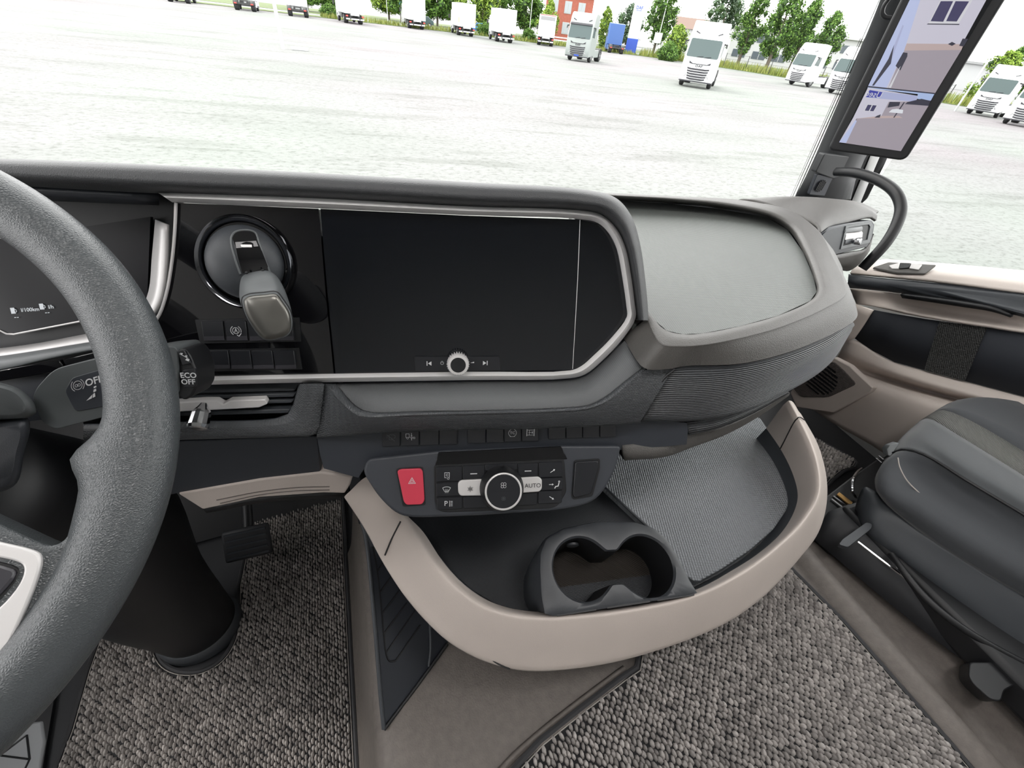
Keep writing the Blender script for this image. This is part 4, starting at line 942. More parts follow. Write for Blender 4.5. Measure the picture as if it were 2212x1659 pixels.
# ================================================================ passenger door
door = struct(thing('door_1', (XD,.4,.0), None, None))
def exty(pts, y, k=1.):
    """carry a row on towards the rear"""
    a, b = pts[-2], pts[-1]
    if b.y < y: return pts
    t = (y-b.y)/(b.y-a.y if abs(b.y-a.y) > 1e-4 else -1e-4); return pts+[b.lerp(b+V(((b.x-a.x)*k, b.y-a.y, (b.z-a.z)*k)), t*.5), b.lerp(b+V(((b.x-a.x)*k*.8, b.y-a.y, (b.z-a.z)*k*.8)), t)]
def XX(l):
    p = [XP(*q) for q in l]
    return exty(p, -.75, .25) if l[-1][0] > 2400 else p
ext = lambda l: l
d_glass = [(1852,566,1.44),(1888,560,1.455),(2029,568,1.46),(2209,584,1.46),(2450,606,1.46)]
d_in0 = [(1842,580,1.37),(1900,583,1.37),(2030,592,1.37),(2209,612,1.37),(2450,640,1.37)]
d_in1 = [(1836,590,1.36),(1900,596,1.358),(2030,608,1.355),(2209,632,1.355),(2450,665,1.355)]
fixn(loft('door_sill', [XX(d_glass), XX(d_in0), XX(d_in1)], M['beige'], door, n=24, vsub=4, solid=.008))
band0 = [(1833,592,1.362),(1900,600,1.36),(1982,607,1.36),(2100,620,1.36),(2209,634,1.36),(2450,668,1.36)]
band1 = [(1830,622,1.362),(1900,628,1.36),(1951,635,1.36),(2080,650,1.36),(2154,663,1.36),(2209,686,1.36),(2450,730,1.36)]
fixn(loft('door_band', [XX(band0), XX([((a[0]+b[0])/2,(a[1]+b[1])/2,1.352) for a, b in zip(band0,band1)]), XX(band1)], M['dark2'], door, n=30, vsub=3, solid=.006))
p0 = [(1830,623,1.362),(1900,630,1.36),(1951,637,1.37),(2080,652,1.372),(2154,665,1.372),(2209,688,1.37),(2450,732,1.36)]
p1 = [(1842,640,1.366),(1900,650,1.366),(1958,660,1.385),(2060,676,1.392),(2150,688,1.392),(2209,696,1.38),(2450,745,1.366)]
p2 = [(1850,657,1.366),(1900,664,1.364),(1965,676,1.362),(2060,692,1.36),(2150,705,1.36),(2209,716,1.362),(2450,758,1.366)]
fixn(loft('armrest_pocket', [XX(p0), XX(p1), XX(p2)], M['beige'], door, n=36, vsub=5, solid=.006))
fixn(loft('pull_handle', [XX([(1952,632,1.357),(2010,639,1.354),(2090,650,1.353),(2154,662,1.356),(2190,678,1.36)]), XX([(1956,640,1.36),(2010,648,1.357),(2090,660,1.356),(2150,670,1.358),(2188,684,1.36)])], M['black'], door, n=20, solid=.012))
cl0 = [(1888,670,1.368),(1990,688,1.37),(2100,703,1.37),(2209,718,1.37),(2450,760,1.37)]
cl1 = [(1846,731,1.37),(1919,777,1.37),(1998,800,1.37),(2209,856,1.37),(2450,925,1.37)]
sA, sB = [XP(2029,694,1.3665),XP(2131,708,1.3665),XP(2084,822,1.3665),XP(1996,799,1.3665)], 0
fixn(loft('door_cloth', [XX(cl0), XX(cl1)], M['doorcloth'], door, n=24, solid=.004))
prism('mesh_stripe', sA, (.003,0,0), M['doormesh'], door)
# beige surround below and left of the cloth
fixn(loft('door_front_edge', [XX([(1850,657,1.366),(1870,664,1.366),(1888,670,1.37)]), XX([(1838,690,1.37),(1850,705,1.37),(1864,708,1.372)]), XX([(1825,735,1.37),(1835,735,1.37),(1847,731,1.372)])], M['beige'], door, n=10, vsub=3, solid=.006))
w0 = [(1825,733,1.372),(1847,732,1.372),(1919,778,1.372),(1998,801,1.372),(2209,857,1.372),(2450,926,1.372)]
w1 = [(1815,760,1.365),(1870,785,1.36),(1935,808,1.35),(2010,832,1.345),(2209,885,1.345),(2450,960,1.345)]
w2 = [(1805,775,1.37),(1850,797,1.39),(1930,825,1.40),(2010,848,1.40),(2209,900,1.40),(2450,975,1.40)]
w3 = [(1795,795,1.36),(1850,815,1.33),(1920,842,1.315),(2010,868,1.31),(2209,925,1.31),(2450,1000,1.31)]
w4 = [(1750,840,1.36),(1810,880,1.32),(1880,905,1.305),(1960,930,1.30),(2209,1000,1.30),(2450,1080,1.30)]
w5 = [(1735,870,1.35),(1800,915,1.32),(1880,960,1.31),(1960,1010,1.31),(2209,1100,1.31),(2450,1180,1.31)]
fixn(loft('door_pocket', [XX(w0), XX(w1), XX(w2), XX(w3), XX(w4), XX(w5)], M['beige'], door, n=36, vsub=4, solid=.006))
# kick panel with loudspeaker grille
kq = [(1706,848),(1740,800),(1800,772),(1835,790),(1886,838),(1880,848),(1800,892),(1720,880)]
kpn = fixn(prism('kick_panel', [XP(x,y,1.295) for x,y in kq], (.02,0,0), M['beige'], door, .003, 2))
gp = [XP(x,y,1.292) for x,y in [(1712,838),(1745,806),(1800,780),(1822,800),(1850,830),(1790,858),(1730,858)]]
prism('speaker_grille', fil(gp,.012,4), (.004,0,0), mat('grille_taupe', (.10,.085,.08), .6, bump=[('grid',240,.5,.001,(0,1,0),(0,0,1))]), door, .001, 1)
sc_ = XP(1772,818,1.290)
for i in range(9):
    z = -.044+.011*i; L = math.sqrt(max(0,.050**2-z*z))
    box('speaker_slot', sc_+V((.0015,0,z)), (.0015, 2*L, .005), M['black'], door)
sw_ = fixn(prism('window_switch_plate', fil([XP(1886,577,1.365),XP(1920,566,1.39),XP(2024,572,1.39),XP(2000,590,1.362),XP(1940,588,1.358)],.004), (0,0,-.006), M['rim'], door, .001, 1))
pA_, pB_, pC_ = XP(1920,566,1.39), XP(2024,572,1.39), XP(1940,588,1.358); nP = (pB_-pA_).cross(pC_-pA_).normalized(); nP = nP if nP.dot(CAM-pA_) > 0 else -nP
for q, mt in (([(1920,573),(1944,567),(1941,580),(1926,580)],'silver'),([(1945,567),(1968,568),(1963,578),(1942,580)],'black'),([(1969,568),(1992,571),(1984,582),(1964,579)],'silver')):
    prism('window_switch', [onp(x,y,pA_+nP*.004,nP) for x,y in q], nP*-.004, M[mt], door, .001, 1)
prism('door_outer_skin', [V((1.49,.95,-.05)),V((1.49,.95,.50)),V((1.49,.70,.60)),V((1.49,.40,.70)),V((1.49,-.95,.74)),V((1.49,-.95,-.05))], (.03,0,0), M['whitebody'], door)
# ---- windows
ws_ = struct(obj('window_1', [V((XL,1.07,.66)),V((1.36,1.07,.66)),V((1.33,.98,1.92)),V((XL,.98,1.92))], [(0,1,2,3)], M['glass'], solid=.006))
sg_ = struct(obj('window_2', [V((1.46,.90,.56)),V((1.46,-.9,.80)),V((1.42,-.9,1.85)),V((1.42,.84,1.85))], [(0,1,2,3)], M['sideglass'], solid=.005))
struct(box('wall_right', (1.45,-1.2,1.0), (.06,.6,2.1), M['liner']))
struct(box('trim_4', (1.43,-.1,1.93), (.06,2.0,.18), M['liner']))
struct(box('trim_5', (.2,.96,1.99), (2.5,.16,.16), M['liner']))
# ---- windscreen pillar
yP = 1.0
pil = struct(thing('trim_6', (1.38,1.0,.75), None, None))
def extz(pts, z):
    a, b = pts[-2], pts[-1]; t = (z-b.z)/max(b.z-a.z, 1e-4); d = (b-a); d = V((d.x*.35, d.y, d.z)); return pts+[b+d*t*.5, b+d*t]
pl0 = extz([YP(*q) for q in [(1722,426,1.03),(1750,372,1.03),(1800,258,1.03),(1905,5,1.02),(1950,-110,1.0)]], 1.93)
pl1 = extz([YP(*q) for q in [(1742,432,1.0),(1772,372,1.0),(1825,258,1.0),(1935,5,.99),(1985,-110,.97)]], 1.93)
pl2 = extz([YP(*q) for q in [(1812,430,.97),(1830,372,.97),(1890,258,.97),(2010,5,.96),(2060,-110,.95)]], 1.93)
pl3 = extz([YP(*q) for q in [(1830,430,1.0),(1846,372,1.0),(1905,258,1.0),(2025,5,.99),(2075,-110,.98)]], 1.93)
fixn(loft('pillar_cover', [pl0,pl1,pl2,pl3], M['pillar'], pil, n=20, vsub=4, solid=.01))
q0 = extz([YP(*q) for q in [(1838,440,1.02),(1872,358,1.02),(1930,225,1.02),(2040,5,1.02),(2090,-110,1.0)]], 1.93)
q1 = extz([YP(*q) for q in [(1858,440,1.0),(1892,358,1.0),(1950,225,1.0),(2060,5,1.0),(2110,-110,.98)]], 1.93)
fixn(loft('pillar_paint', [q0,q1], M['whitebody'], pil, n=12, solid=.01))
q2 = extz([YP(*q) for q in [(1856,445,1.005),(1890,358,1.005),(1948,225,1.005),(2058,5,1.0),(2108,-110,.98)]], 1.93)
q3 = extz([YP(*q) for q in [(1872,430,.99),(1912,352,.99),(1966,225,.99),(2076,5,.99),(2126,-110,.98)]], 1.93)
fixn(loft('door_seal', [q2,q3], M['seal'], pil, n=12, solid=.012))
q4 = extz([YP(*q) for q in [(1818,440,1.03),(1846,372,1.03),(1905,258,1.03),(2030,5,1.03)]], 1.93); q5 = extz([YP(*q) for q in [(1845,445,1.03),(1876,358,1.03),(1934,225,1.03),(2045,5,1.03)]], 1.93)
fixn(loft('pillar_seal', [q4,q5], M['seal'], pil, n=12, solid=.01))
# pillar speaker
pp_ = lambda x,y,d=.972: YP(x,y,d)
prism('tweeter_plate', fil([pp_(1748,420),pp_(1766,376),pp_(1800,384),pp_(1788,424)],.004), (0,.01,0), M['dark'], pil, .001, 1)
tcn = pp_(1773,402,.968)
for i in range(5):
    x = -.012+.006*i; L = math.sqrt(.017**2-x*x); box('tweeter_slot', tcn+V((x,0,0)), (.003,.003,2*L), M['black'], pil)
prism('handle_base', fil([pp_(1762,372,.966),pp_(1782,332,.966),pp_(1850,340,.966),pp_(1832,378,.966),pp_(1800,386,.966)],.006), (0,.02,0), M['pillar'], pil, .002, 2)
# ceramic dots along the glass edge
mb = MB(); r = random.Random(2)
for i in range(150):
    t = i/149; x, y = 1716+(1903-1716)*t, 424-424*t+2
    for k in range(3):
        c = YP(x-k*5+1.5, y-2*(k%2), 1.045); s = .0026-.0006*k
        mb.poly([c+V((s*math.cos(a),0,s*math.sin(a))) for a in (0,1.26,2.51,3.77,5.03)])
o = mb.build('ceramic_dots', M['seal'], pil); o['kind'] = 'stuff'

# ---------------------------------------------------------------- grab handle
hb = [YP(1800,368,.955), YP(1838,373,.90)]
hd = thing('grab_handle', XP(1868,575,1.33), 'black curved grab handle between windscreen pillar and door sill', 'handle')
hp_ = [PD(1806,371,1.64), PD(1850,374,1.60), PD(1905,393,1.56), PD(1936,418,1.53), PD(1946,450,1.51), PD(1936,487,1.49), PD(1912,527,1.47), PD(1880,562,1.46), PD(1862,580,1.46)]
tube('grip', hp_, [.011,.0125,.0128,.0128,.0128,.0128,.0125,.012,.012], M['grip'], hd, n=16, sub=6)

# ---------------------------------------------------------------- mirror display on the pillar
mdir = ray(1880,330); MN = V((mdir.x,mdir.y,0)).normalized(); MP = CAM+MN*1.30
def MM(px, py, h=0.): return onp(px, py, MP-MN*h, MN)
MR = MN.cross(ZUP).normalized()
mon = thing('mirror_display', MM(1870,335), 'tall black-framed camera mirror display on the windscreen pillar showing a wall and yard', 'display')
fr_ = fil([MM(1787,324),MM(1956,348),MM(2205,-55),MM(1972,-55)],[.012,.014,.01,.01],5)
prism('housing', fr_, MN*.03, M['black'], mon, .004, 3)
scr = prism('screen', [MM(1813,309,.0008),MM(1946,326,.0008),MM(2176,-55,.0008),MM(1991,-55,.0008)], MN*.002, M['screen'], mon)
def em(name, c, s=.85): 
    return mat('screen_'+name, (.02,.02,.02), .3, emit=(c, s))
EMI = {'wall': em('wall',srgb(204,201,216)), 'wall2': em('wall2',srgb(172,178,214)), 'ground': em('ground',srgb(163,154,164)), 'kerb': em('kerb',srgb(190,170,168)), 'frame': em('frame',srgb(214,214,220)), 'pane': em('pane',srgb(52,48,92)), 'dark': em('dark',srgb(40,40,60)), 'sky': em('sky',srgb(170,190,230)), 'sign': em('sign',srgb(44,50,160)), 'car': em('car',srgb(225,228,235)), 'truck': em('truck',srgb(186,196,232))}
lay = [0]
def scr_poly(name, c, pts):
    lay[0] += 1; hh = .0010+.00004*lay[0]
    return obj(name, [MM(x,y,hh) for x,y in pts], [tuple(range(len(pts)))], EMI[c], scr)
def o4(x, y): return (1650+x/3.936, y/3.936)
L1 = lambda *p: [o4(*q) for q in p]
# upper picture
scr_poly('image_wall','wall', L1((885,735),(1455,795),(2010,-216),(1300,-216),(1240,0)))
scr_poly('image_yard','ground', L1((1055,752),(1455,795),(1680,425),(1190,430)))
scr_poly('image_kerb','kerb', L1((1190,430),(1680,425),(1700,375),(1215,370)))
scr_poly('image_truck_side','truck', L1((885,735),(1040,750),(1190,440),(1330,0),(1450,-216),(1330,-216),(1240,0)))
scr_poly('image_truck_edge','wall2', L1((1040,550),(1075,540),(1190,220),(1180,210)))
scr_poly('image_truck_line','dark', L1((920,728),(936,728),(1080,540),(1108,380),(1060,500)))
scr_poly('image_tyre','dark', L1((1120,560),(1160,600),(1220,480),(1222,450),(1185,445)))
scr_poly('image_step','frame', L1((1060,745),(1080,748),(1165,560),(1150,580)))
scr_poly('image_window_frame','frame', L1((1400,200),(1655,205),(1775,0),(1500,0)))
scr_poly('image_window_pane','pane', L1((1418,180),(1525,185),(1610,10),(1505,10)))
scr_poly('image_window_pane','pane', L1((1550,180),(1640,183),(1745,12),(1630,10)))
scr_poly('image_window_sill','dark', L1((1385,208),(1660,212),(1664,203),(1395,200)))
scr_poly('image_object','dark', L1((1565,375),(1600,390),(1632,372),(1600,356)))
scr_poly('image_object','dark', L1((1660,390),(1700,395),(1738,330),(1690,328)))
# divider
scr_poly('image_divider','dark', L1((885,730),(1455,790),(1450,800),(880,740)))
# lower picture
scr_poly('image_yard','ground', L1((640,1210),(1165,1285),(1400,900),(1200,880),(800,1000)))
scr_poly('image_yard_far','ground', L1((1180,1000),(1395,905),(1420,850),(1060,860),(1000,960)))
scr_poly('image_sky','sky', L1((885,742),(1450,800),(1420,855),(1300,840),(1310,800),(880,750)))
scr_poly('image_wall','wall', L1((640,1210),(790,1008),(1000,985),(1062,865),(1295,862),(1310,815),(885,745),(760,1000)))
scr_poly('image_roof_band','wall2', L1((865,828),(1290,866),(1308,815),(900,765)))
scr_poly('image_sign','sign', L1((868,825),(985,832),(1010,785),(900,765)))
scr_poly('image_kerb','kerb', L1((790,1008),(1180,1003),(1150,985),(1000,985)))
scr_poly('image_window_frame','frame', L1((850,945),(935,950),(968,895),(880,885)))
scr_poly('image_window_pane','pane', L1((858,940),(892,943),(918,893),(884,890)))
scr_poly('image_window_pane','pane', L1((902,944),(932,946),(960,897),(926,894)))
scr_poly('image_trees','dark', L1((1200,885),(1400,900),(1418,858),(1340,840),(1220,868)))
scr_poly('image_opening','dark', L1((1050,915),(1150,900),(1160,868),(1070,866)))
scr_poly('image_post','dark', L1((1100,1000),(1110,1000),(1200,870),(1188,870)))
scr_poly('image_car','car', L1((1062,955),(1180,965),(1185,935),(1130,925),(1090,930)))
scr_poly('image_truck_side','truck', L1((640,1210),(700,1215),(790,1030),(780,1020)))
scr_poly('image_object','dark', L1((940,1000),(985,1000),(995,972),(960,985)))
text('Used', .010, MM(*o4(935,803),.0026), -MR, ZUP, EMI['frame'], scr)
mc_ = MM(1985,90); box('mount_arm', mc_+MN*.075, (.05,.10,.06), M['pillar'], mon, .008, (MR, MN, ZUP))
# bracket ring hanging beside the display
tube('bracket', [PD(1922,-5,1.36),PD(1910,12,1.36),PD(1906,28,1.36),PD(1912,37,1.36),PD(1924,39,1.36)], .004, M['black'], mon, n=8, sub=4)

# ================================================================ passenger seat
seat = thing('passenger_seat', ZP(2100,1350,.33), 'dark cloth passenger seat with a woven grey stripe on a black base', 'seat')
def zr(l):
    p = [ZP(*q) for q in l]
    return exty(p, -.20, 0.) if l[-1][0] > 2400 else p
r0 = zr([(2030,884,.49),(2060,868,.52),(2110,860,.545),(2200,868,.55),(2330,905,.55),(2520,990,.55)])
r1 = zr([(2012,893,.51),(2040,886,.545),(2090,905,.56),(2212,975,.562),(2330,1050,.562),(2520,1170,.562)])
r2 = zr([(1988,908,.505),(2010,905,.54),(2070,940,.56),(2212,1028,.565),(2330,1105,.565),(2520,1230,.565)])
r3 = zr([(1950,942,.495),(1975,940,.53),(2050,985,.555),(2150,1045,.56),(2300,1135,.56),(2520,1270,.56)])
r4 = zr([(1912,990,.485),(1945,972,.515),(1992,980,.535),(2090,1039,.545),(2212,1112,.545),(2520,1300,.545)])
r5 = zr([(1890,1032,.465),(1912,1000,.50),(1985,1010,.515),(2090,1072,.52),(2212,1148,.52),(2520,1335,.52)])
r6 = zr([(1890,1050,.455),(1905,1062,.48),(1960,1090,.485),(2060,1155,.485),(2212,1245,.485),(2520,1420,.485)])
r7 = zr([(1893,1062,.445),(1915,1090,.45),(1960,1128,.45),(2060,1198,.45),(2212,1288,.45),(2520,1460,.45)])
fixn(loft('cushion_right', [[p+V((.03,.0,-.10)) for p in r0], r0, r1], M['fabric2'], seat, n=36, vsub=5, solid=.01))
fixn(loft('cushion_stripe', [r1, r2], M['stripe'], seat, n=36, vsub=3, solid=.01))
fixn(loft('cushion_top', [r2, r3, r4], M['fabric'], seat, n=36, vsub=5, solid=.01))
fixn(loft('cushion_side', [r4, r5, r6, r7], M['fabric2'], seat, n=36, vsub=5, solid=.01))
tube('cushion_piping', rs(r4,30), .0028, M['black'], seat, n=6, sub=0)
tube('seat_seam', [p+V((0,0,.002)) for p in zr([(1938,990,.522),(1942,1010,.514),(1958,1040,.503),(1990,1072,.495)])], .0012, M['thread'], seat, n=5, sub=5)
b0 = zr([(1893,1062,.447),(1915,1090,.45),(1960,1128,.45),(2060,1198,.45),(2212,1288,.45),(2520,1460,.45)])
b1 = zr([(1868,1052,.44),(1890,1098,.438),(1940,1140,.436),(2060,1222,.436),(2212,1320,.436),(2520,1500,.436)])
b2 = zr([(1852,1080,.415),(1870,1125,.41),(1925,1180,.405),(2050,1270,.405),(2212,1375,.405),(2520,1560,.405)])
b3 = zr([(1848,1102,.39),(1864,1145,.385),(1925,1202,.378),(2050,1298,.378),(2212,1415,.378),(2520,1600,.378)])
fixn(loft('seat_shell', [b0, b1, b2, b3, [p+V((.06,.0,-.02)) for p in b3]], M['dark2'], seat, n=36, vsub=4, solid=.008))
f0_ = zr([(1790,1105,.385),(1850,1150,.385),(1940,1225,.383),(2050,1315,.38),(2212,1432,.38),(2520,1640,.38)])
f1_ = zr([(1752,1160,.335),(1846,1240,.335),(1944,1322,.335),(2060,1412,.335),(2212,1520,.335),(2520,1760,.335)])
fixn(loft('seat_frame', [[p+V((.06,0,.005)) for p in f0_], f0_, f1_], M['rubber'], seat, n=30, solid=.01))
tube('rail_edge', [p+V((-.002,0,.004)) for p in zr([(1852,1172,.382),(1905,1213,.382),(1960,1254,.381)])], .0022, M['chrome'], seat, n=6, sub=3)
tube('height_cable', zr([(1925,1196,.40),(1950,1232,.40),(1992,1284,.395),(2040,1328,.393),(2090,1364,.392),(2150,1400,.392),(2230,1442,.392)]), .006, M['black'], seat, n=8, sub=5)
fixn(prism('slide_lever', fil(zr([(1812,1176,.40),(1820,1165,.405),(1872,1128,.42),(1884,1132,.42),(1882,1142,.418),(1832,1182,.40)]),.004), (.004,0,-.012), M['dark2'], seat, .002, 2))
bk_ = fixn(prism('belt_buckle', fil(zr([(2095,1430,.38),(2150,1430,.38),(2212,1470,.38),(2170,1492,.38),(2163,1516,.378),(2140,1512,.378),(2105,1480,.378),(2092,1462,.378)]),.006), (.03,0,-.045), M['black'], seat, .006, 2))
fixn(box('seat_underframe', V((1.09,-.02,.365)), (.40,.50,.06), M['black'], seat, .01))
fixn(prism('side_knob', [p for p in zr([(1914,970,.50),(1922,962,.51),(1938,956,.515),(1944,958,.515),(1925,985,.50),(1917,985,.495)])], (.01,.01,-.01), M['grey'], seat, .002, 2))
# backrest and headrest (behind the frame edge)
bx = [(.84,.50),(.90,.53),(1.08,.54),(1.26,.53),(1.32,.50)]
def brow(y0, y1, z, k): return [V((1.08+(x-1.08)*k, y0+(.012 if 0 < i < 4 else -.012), z)) for i, (x, _) in enumerate(bx)]
fixn(loft('backrest', [brow(-.17,0,.50,.95), brow(-.19,0,.70,1.0), brow(-.22,0,.90,.98), brow(-.26,0,1.10,.85), brow(-.28,0,1.16,.7), brow(-.34,0,1.17,.7), brow(-.37,0,1.05,.85), brow(-.33,0,.75,1.0), brow(-.30,0,.50,.95)], M['fabric2'], seat, n=20, vsub=4, vclosed=True, cap=True))
fixn(box('headrest', (1.08,-.33,1.28), (.26,.10,.18), M['fabric'], seat, .035, None, 4))
for sx in (-.06,.06): tube('headrest_post', [V((1.08+sx,-.32,1.14)), V((1.08+sx,-.33,1.20))], .007, M['chrome'], seat, n=8, sub=0)
# base in front of the cushion: slide rails and wire
bs = thing('seat_slide', ZP(1830,1080,.25), 'black seat slide with steel rails and wire bail in front of the passenger seat', 'seat slide')
fixn(prism('slide_bed', zr([(1756,1150,.338),(1785,1072,.338),(1840,1030,.338),(1905,985,.338),(1950,1010,.338),(1900,1110,.338),(1860,1180,.338),(1800,1190,.338)]), (0,0,-.10), M['black'], bs, .003, 2))
for q in ([(1796,1078),(1848,1118)],[(1800,1072),(1852,1110)],[(1785,1120),(1835,1160)]): tube('steel_rail', [ZP(x,y,.342) for x,y in q], .003, M['chrome'], bs, n=6, sub=0)
prism('brass_tag', [ZP(x,y,.344) for x,y in [(1808,1068),(1813,1063),(1842,1085),(1838,1092)]], (0,0,-.003), mat('brass_tag',(.55,.33,.12),.35,metal=.7), bs)
tube('wire_bail', [ZP(x,y,z) for x,y,z in [(1862,1012,.345),(1850,1022,.36),(1842,1040,.365),(1842,1062,.36),(1850,1075,.345)]], .003, M['chrome'], bs, n=6, sub=5)
for q in ([(1892,990),(1904,1000)],[(1898,985),(1908,993)]): tube('steel_rail', [ZP(x,y,.35) for x,y in q], .0025, M['chrome'], bs, n=6, sub=0)
struct(box('trim_9', (1.28,1.05,.69), (.30,.04,.10), M['dark'], None))
# ================================================================ yard outside
def ground_mat():
    m, t, b, o = nmat('pale_asphalt'); N = t.nodes; L = t.links
    tc = N.new('ShaderNodeTexCoord'); mp = N.new('ShaderNodeMapping'); mp.inputs['Rotation'].default_value[2] = .12; L.new(tc.outputs['Object'], mp.inputs[0])
    def noise(sc, det, stretch=(1,1,1), rough=.55):
        m2 = N.new('ShaderNodeMapping'); m2.inputs['Scale'].default_value = stretch; L.new(mp.outputs[0], m2.inputs[0])
        n = N.new('ShaderNodeTexNoise'); n.inputs['Scale'].default_value = sc; n.inputs['Detail'].default_value = det; n.inputs['Roughness'].default_value = rough
        L.new(m2.outputs[0], n.inputs['Vector']); return n.outputs[0]
    def ramp(f, stops):
        r = N.new('ShaderNodeValToRGB'); e = r.color_ramp.elements
        e[0].position, e[0].color = stops[0][0], (*stops[0][1],1); e[1].position, e[1].color = stops[-1][0], (*stops[-1][1],1)
        for p, c in stops[1:-1]: x = e.new(p); x.color = (*c,1)
        L.new(f, r.inputs[0]); return r.outputs[0]
    def mul(a, bb, f=1.):
        x = N.new('ShaderNodeMixRGB'); x.blend_type = 'MULTIPLY'; x.inputs[0].default_value = f; L.new(a, x.inputs[1]); L.new(bb, x.inputs[2]); return x.outputs[0]
    hue = ramp(noise(.045, 2), [(.36,(.160,.172,.161)),(.5,(.168,.168,.168)),(.64,(.177,.164,.172))])
    patches = ramp(noise(.22, 5, (.45,1,1)), [(.36,(.90,.91,.90)),(.5,(1,1,1)),(.62,(1.05,1.05,1.05))])
    streak = ramp(noise(1.1, 6, (.18,1,1), .7), [(.38,(.80,.81,.79)),(.46,(1,1,1)),(.68,(1.06,1.06,1.06))])
    grit = ramp(noise(9., 6, (.6,1,1), .75), [(.38,(.62,.63,.60)),(.48,(.96,.96,.96)),(.68,(1.10,1.10,1.10))])
    c = mul(mul(mul(hue, patches), streak, .8), grit, .8)
    L.new(c, b.inputs['Base Color']); b.inputs['Roughness'].default_value = .9; b.inputs['Specular IOR Level'].default_value = .15
    return m
M['asphalt'] = ground_mat()
M['grass'] = mat('grass', (.062,.088,.02), .9, var=(1.5,.35))
M['road'] = mat('road', (0.1740,0.1776,0.1740), .9, var=(.3,.1))
M['twhite'] = mat('truck_white', (.62,.635,.64), .35, spec=.4)
M['tgrey'] = mat('truck_silver_white', (0.2349,0.2610,0.2523), .35, spec=.4)
M['tblue'] = mat('truck_blue', (0.0305,0.0870,0.2610), .4)
M['tglass'] = mat('truck_glass', (0.0439,0.0679,0.0679), .15, spec=.4)
M['tgrille'] = mat('truck_grille', (0.0210,0.0210,0.0270), .5)
M['tyre'] = mat('tyre', (0.0210,0.0216,0.0228), .8)
M['hubcap'] = mat('wheel_hub', (0.2262,0.2306,0.2349), .5)
M['chassis'] = mat('chassis', (0.0240,0.0252,0.0252), .6)
M['tail'] = mat('tail_lamp', (0.3915,0.0522,0.0435), .4)
M['leaf1'] = island_mat('leaves_green', [(0.0326,0.0790,0.0139),(0.0558,0.1209,0.0204),(0.0930,0.1767,0.0326),(0.1395,0.2325,0.0558)])
M['leaf2'] = island_mat('leaves_yellow_green', [(0.0744,0.1302,0.0168),(0.1302,0.2046,0.0279),(0.1860,0.2790,0.0418),(0.2511,0.3348,0.0744)])
M['leaf3'] = island_mat('leaves_blue_green', [(0.0465,0.0790,0.0512),(0.0790,0.1255,0.0790),(0.1209,0.1674,0.1116),(0.1767,0.2232,0.1581)])
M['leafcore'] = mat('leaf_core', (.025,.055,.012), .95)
M['bark'] = mat('bark', (.10,.085,.065), .9)
M['brickwall'] = mat('red_brick', (0.2967,0.0899,0.0629), .9, var=(3,.1))
M['bwhite'] = mat('white_render', (0.3596,0.3641,0.3686), .8)
M['roofbrown'] = mat('brown_roof', (0.1392,0.0957,0.0783), .9)
M['pole'] = mat('white_pole', (.5,.52,.52), .5)
M['signblue'] = mat('sign_blue', (0.0174,0.0609,0.3654), .5)
M['bglass'] = mat('building_glass', (.06,.075,.09), .2)

struct(obj('asphalt_yard', [V((-260,-60,GZ)),V((260,-60,GZ)),V((260,420,GZ)),V((-260,420,GZ))], [(0,1,2,3)], M['asphalt']))
# verge and road along the far side of the yard
def strip(name, pts, wd, z, mt, kind='structure'):
    n = len(pts); P = [V((x,y,z)) for x, y in pts]; Q = []
    for i in range(n):
        t = (P[min(i+1,n-1)]-P[max(i-1,0)]).normalized(); Q.append(P[i]+V((-t.y,t.x,0))*wd)
    vs = P+Q+[p-V((0,0,.1)) for p in P]+[p-V((0,0,.1)) for p in Q]
    fs = [(i,i+1,n+i+1,n+i) for i in range(n-1)]+[(i+1,i,2*n+i,2*n+i+1) for i in range(n-1)]
    o = obj(name, vs, fs, mt); o['kind'] = kind; return o
EDGE = [(-160,96),(-40,90),(0,87),(12,87.5),(24,87),(34,82),(50,79),(57,74),(61,66),(65,57),(69,46),(73,36),(80,20),(90,-20)]
strip('grass_verge', EDGE, 5, GZ+.06, M['grass'], 'structure')
strip('road', [(x+ (3.2 if y<70 else .8), y+4.4) for x, y in EDGE], 8, GZ+.05, M['road'])
strip('grass_field', [(x+(10 if y<70 else 3), y+11) for x, y in EDGE], 30, GZ+.08, M['grass'])
# tall weeds along the verge
mb = MB()
for i in range(len(EDGE)-1):
    a, b = V((*EDGE[i],0)), V((*EDGE[i+1],0))
    if a.x < -30: continue
    L = (b-a).length
    for k in range(int(L*(70 if a.x > 40 else 45))):
        t = rng.random(); p = a.lerp(b, t); tt = (b-a).normalized(); nn = V((-tt.y,tt.x,0))
        p = p+nn*(.3+rng.random()*4.5); h = .2+rng.random()*.5*(2.2 if a.x > 40 else 1.); wdt = .05+rng.random()*.08; an = rng.random()*6.28
        dx, dy = math.cos(an)*wdt, math.sin(an)*wdt
        mb.poly([V((p.x-dx,p.y-dy,GZ+.05)),V((p.x+dx,p.y+dy,GZ+.05)),V((p.x+rng.uniform(-.1,.1),p.y+rng.uniform(-.1,.1),GZ+.05+h))])
M['weed'] = island_mat('weeds', [(0.0930,0.1209,0.0279),(0.1767,0.2046,0.0465),(0.2511,0.2604,0.0837),(0.1395,0.1860,0.0372)])
tag(mb.build('verge_weeds', M['weed']), 'tall yellow-green grass and weeds along the far edge of the yard', 'grass', kind='stuff')

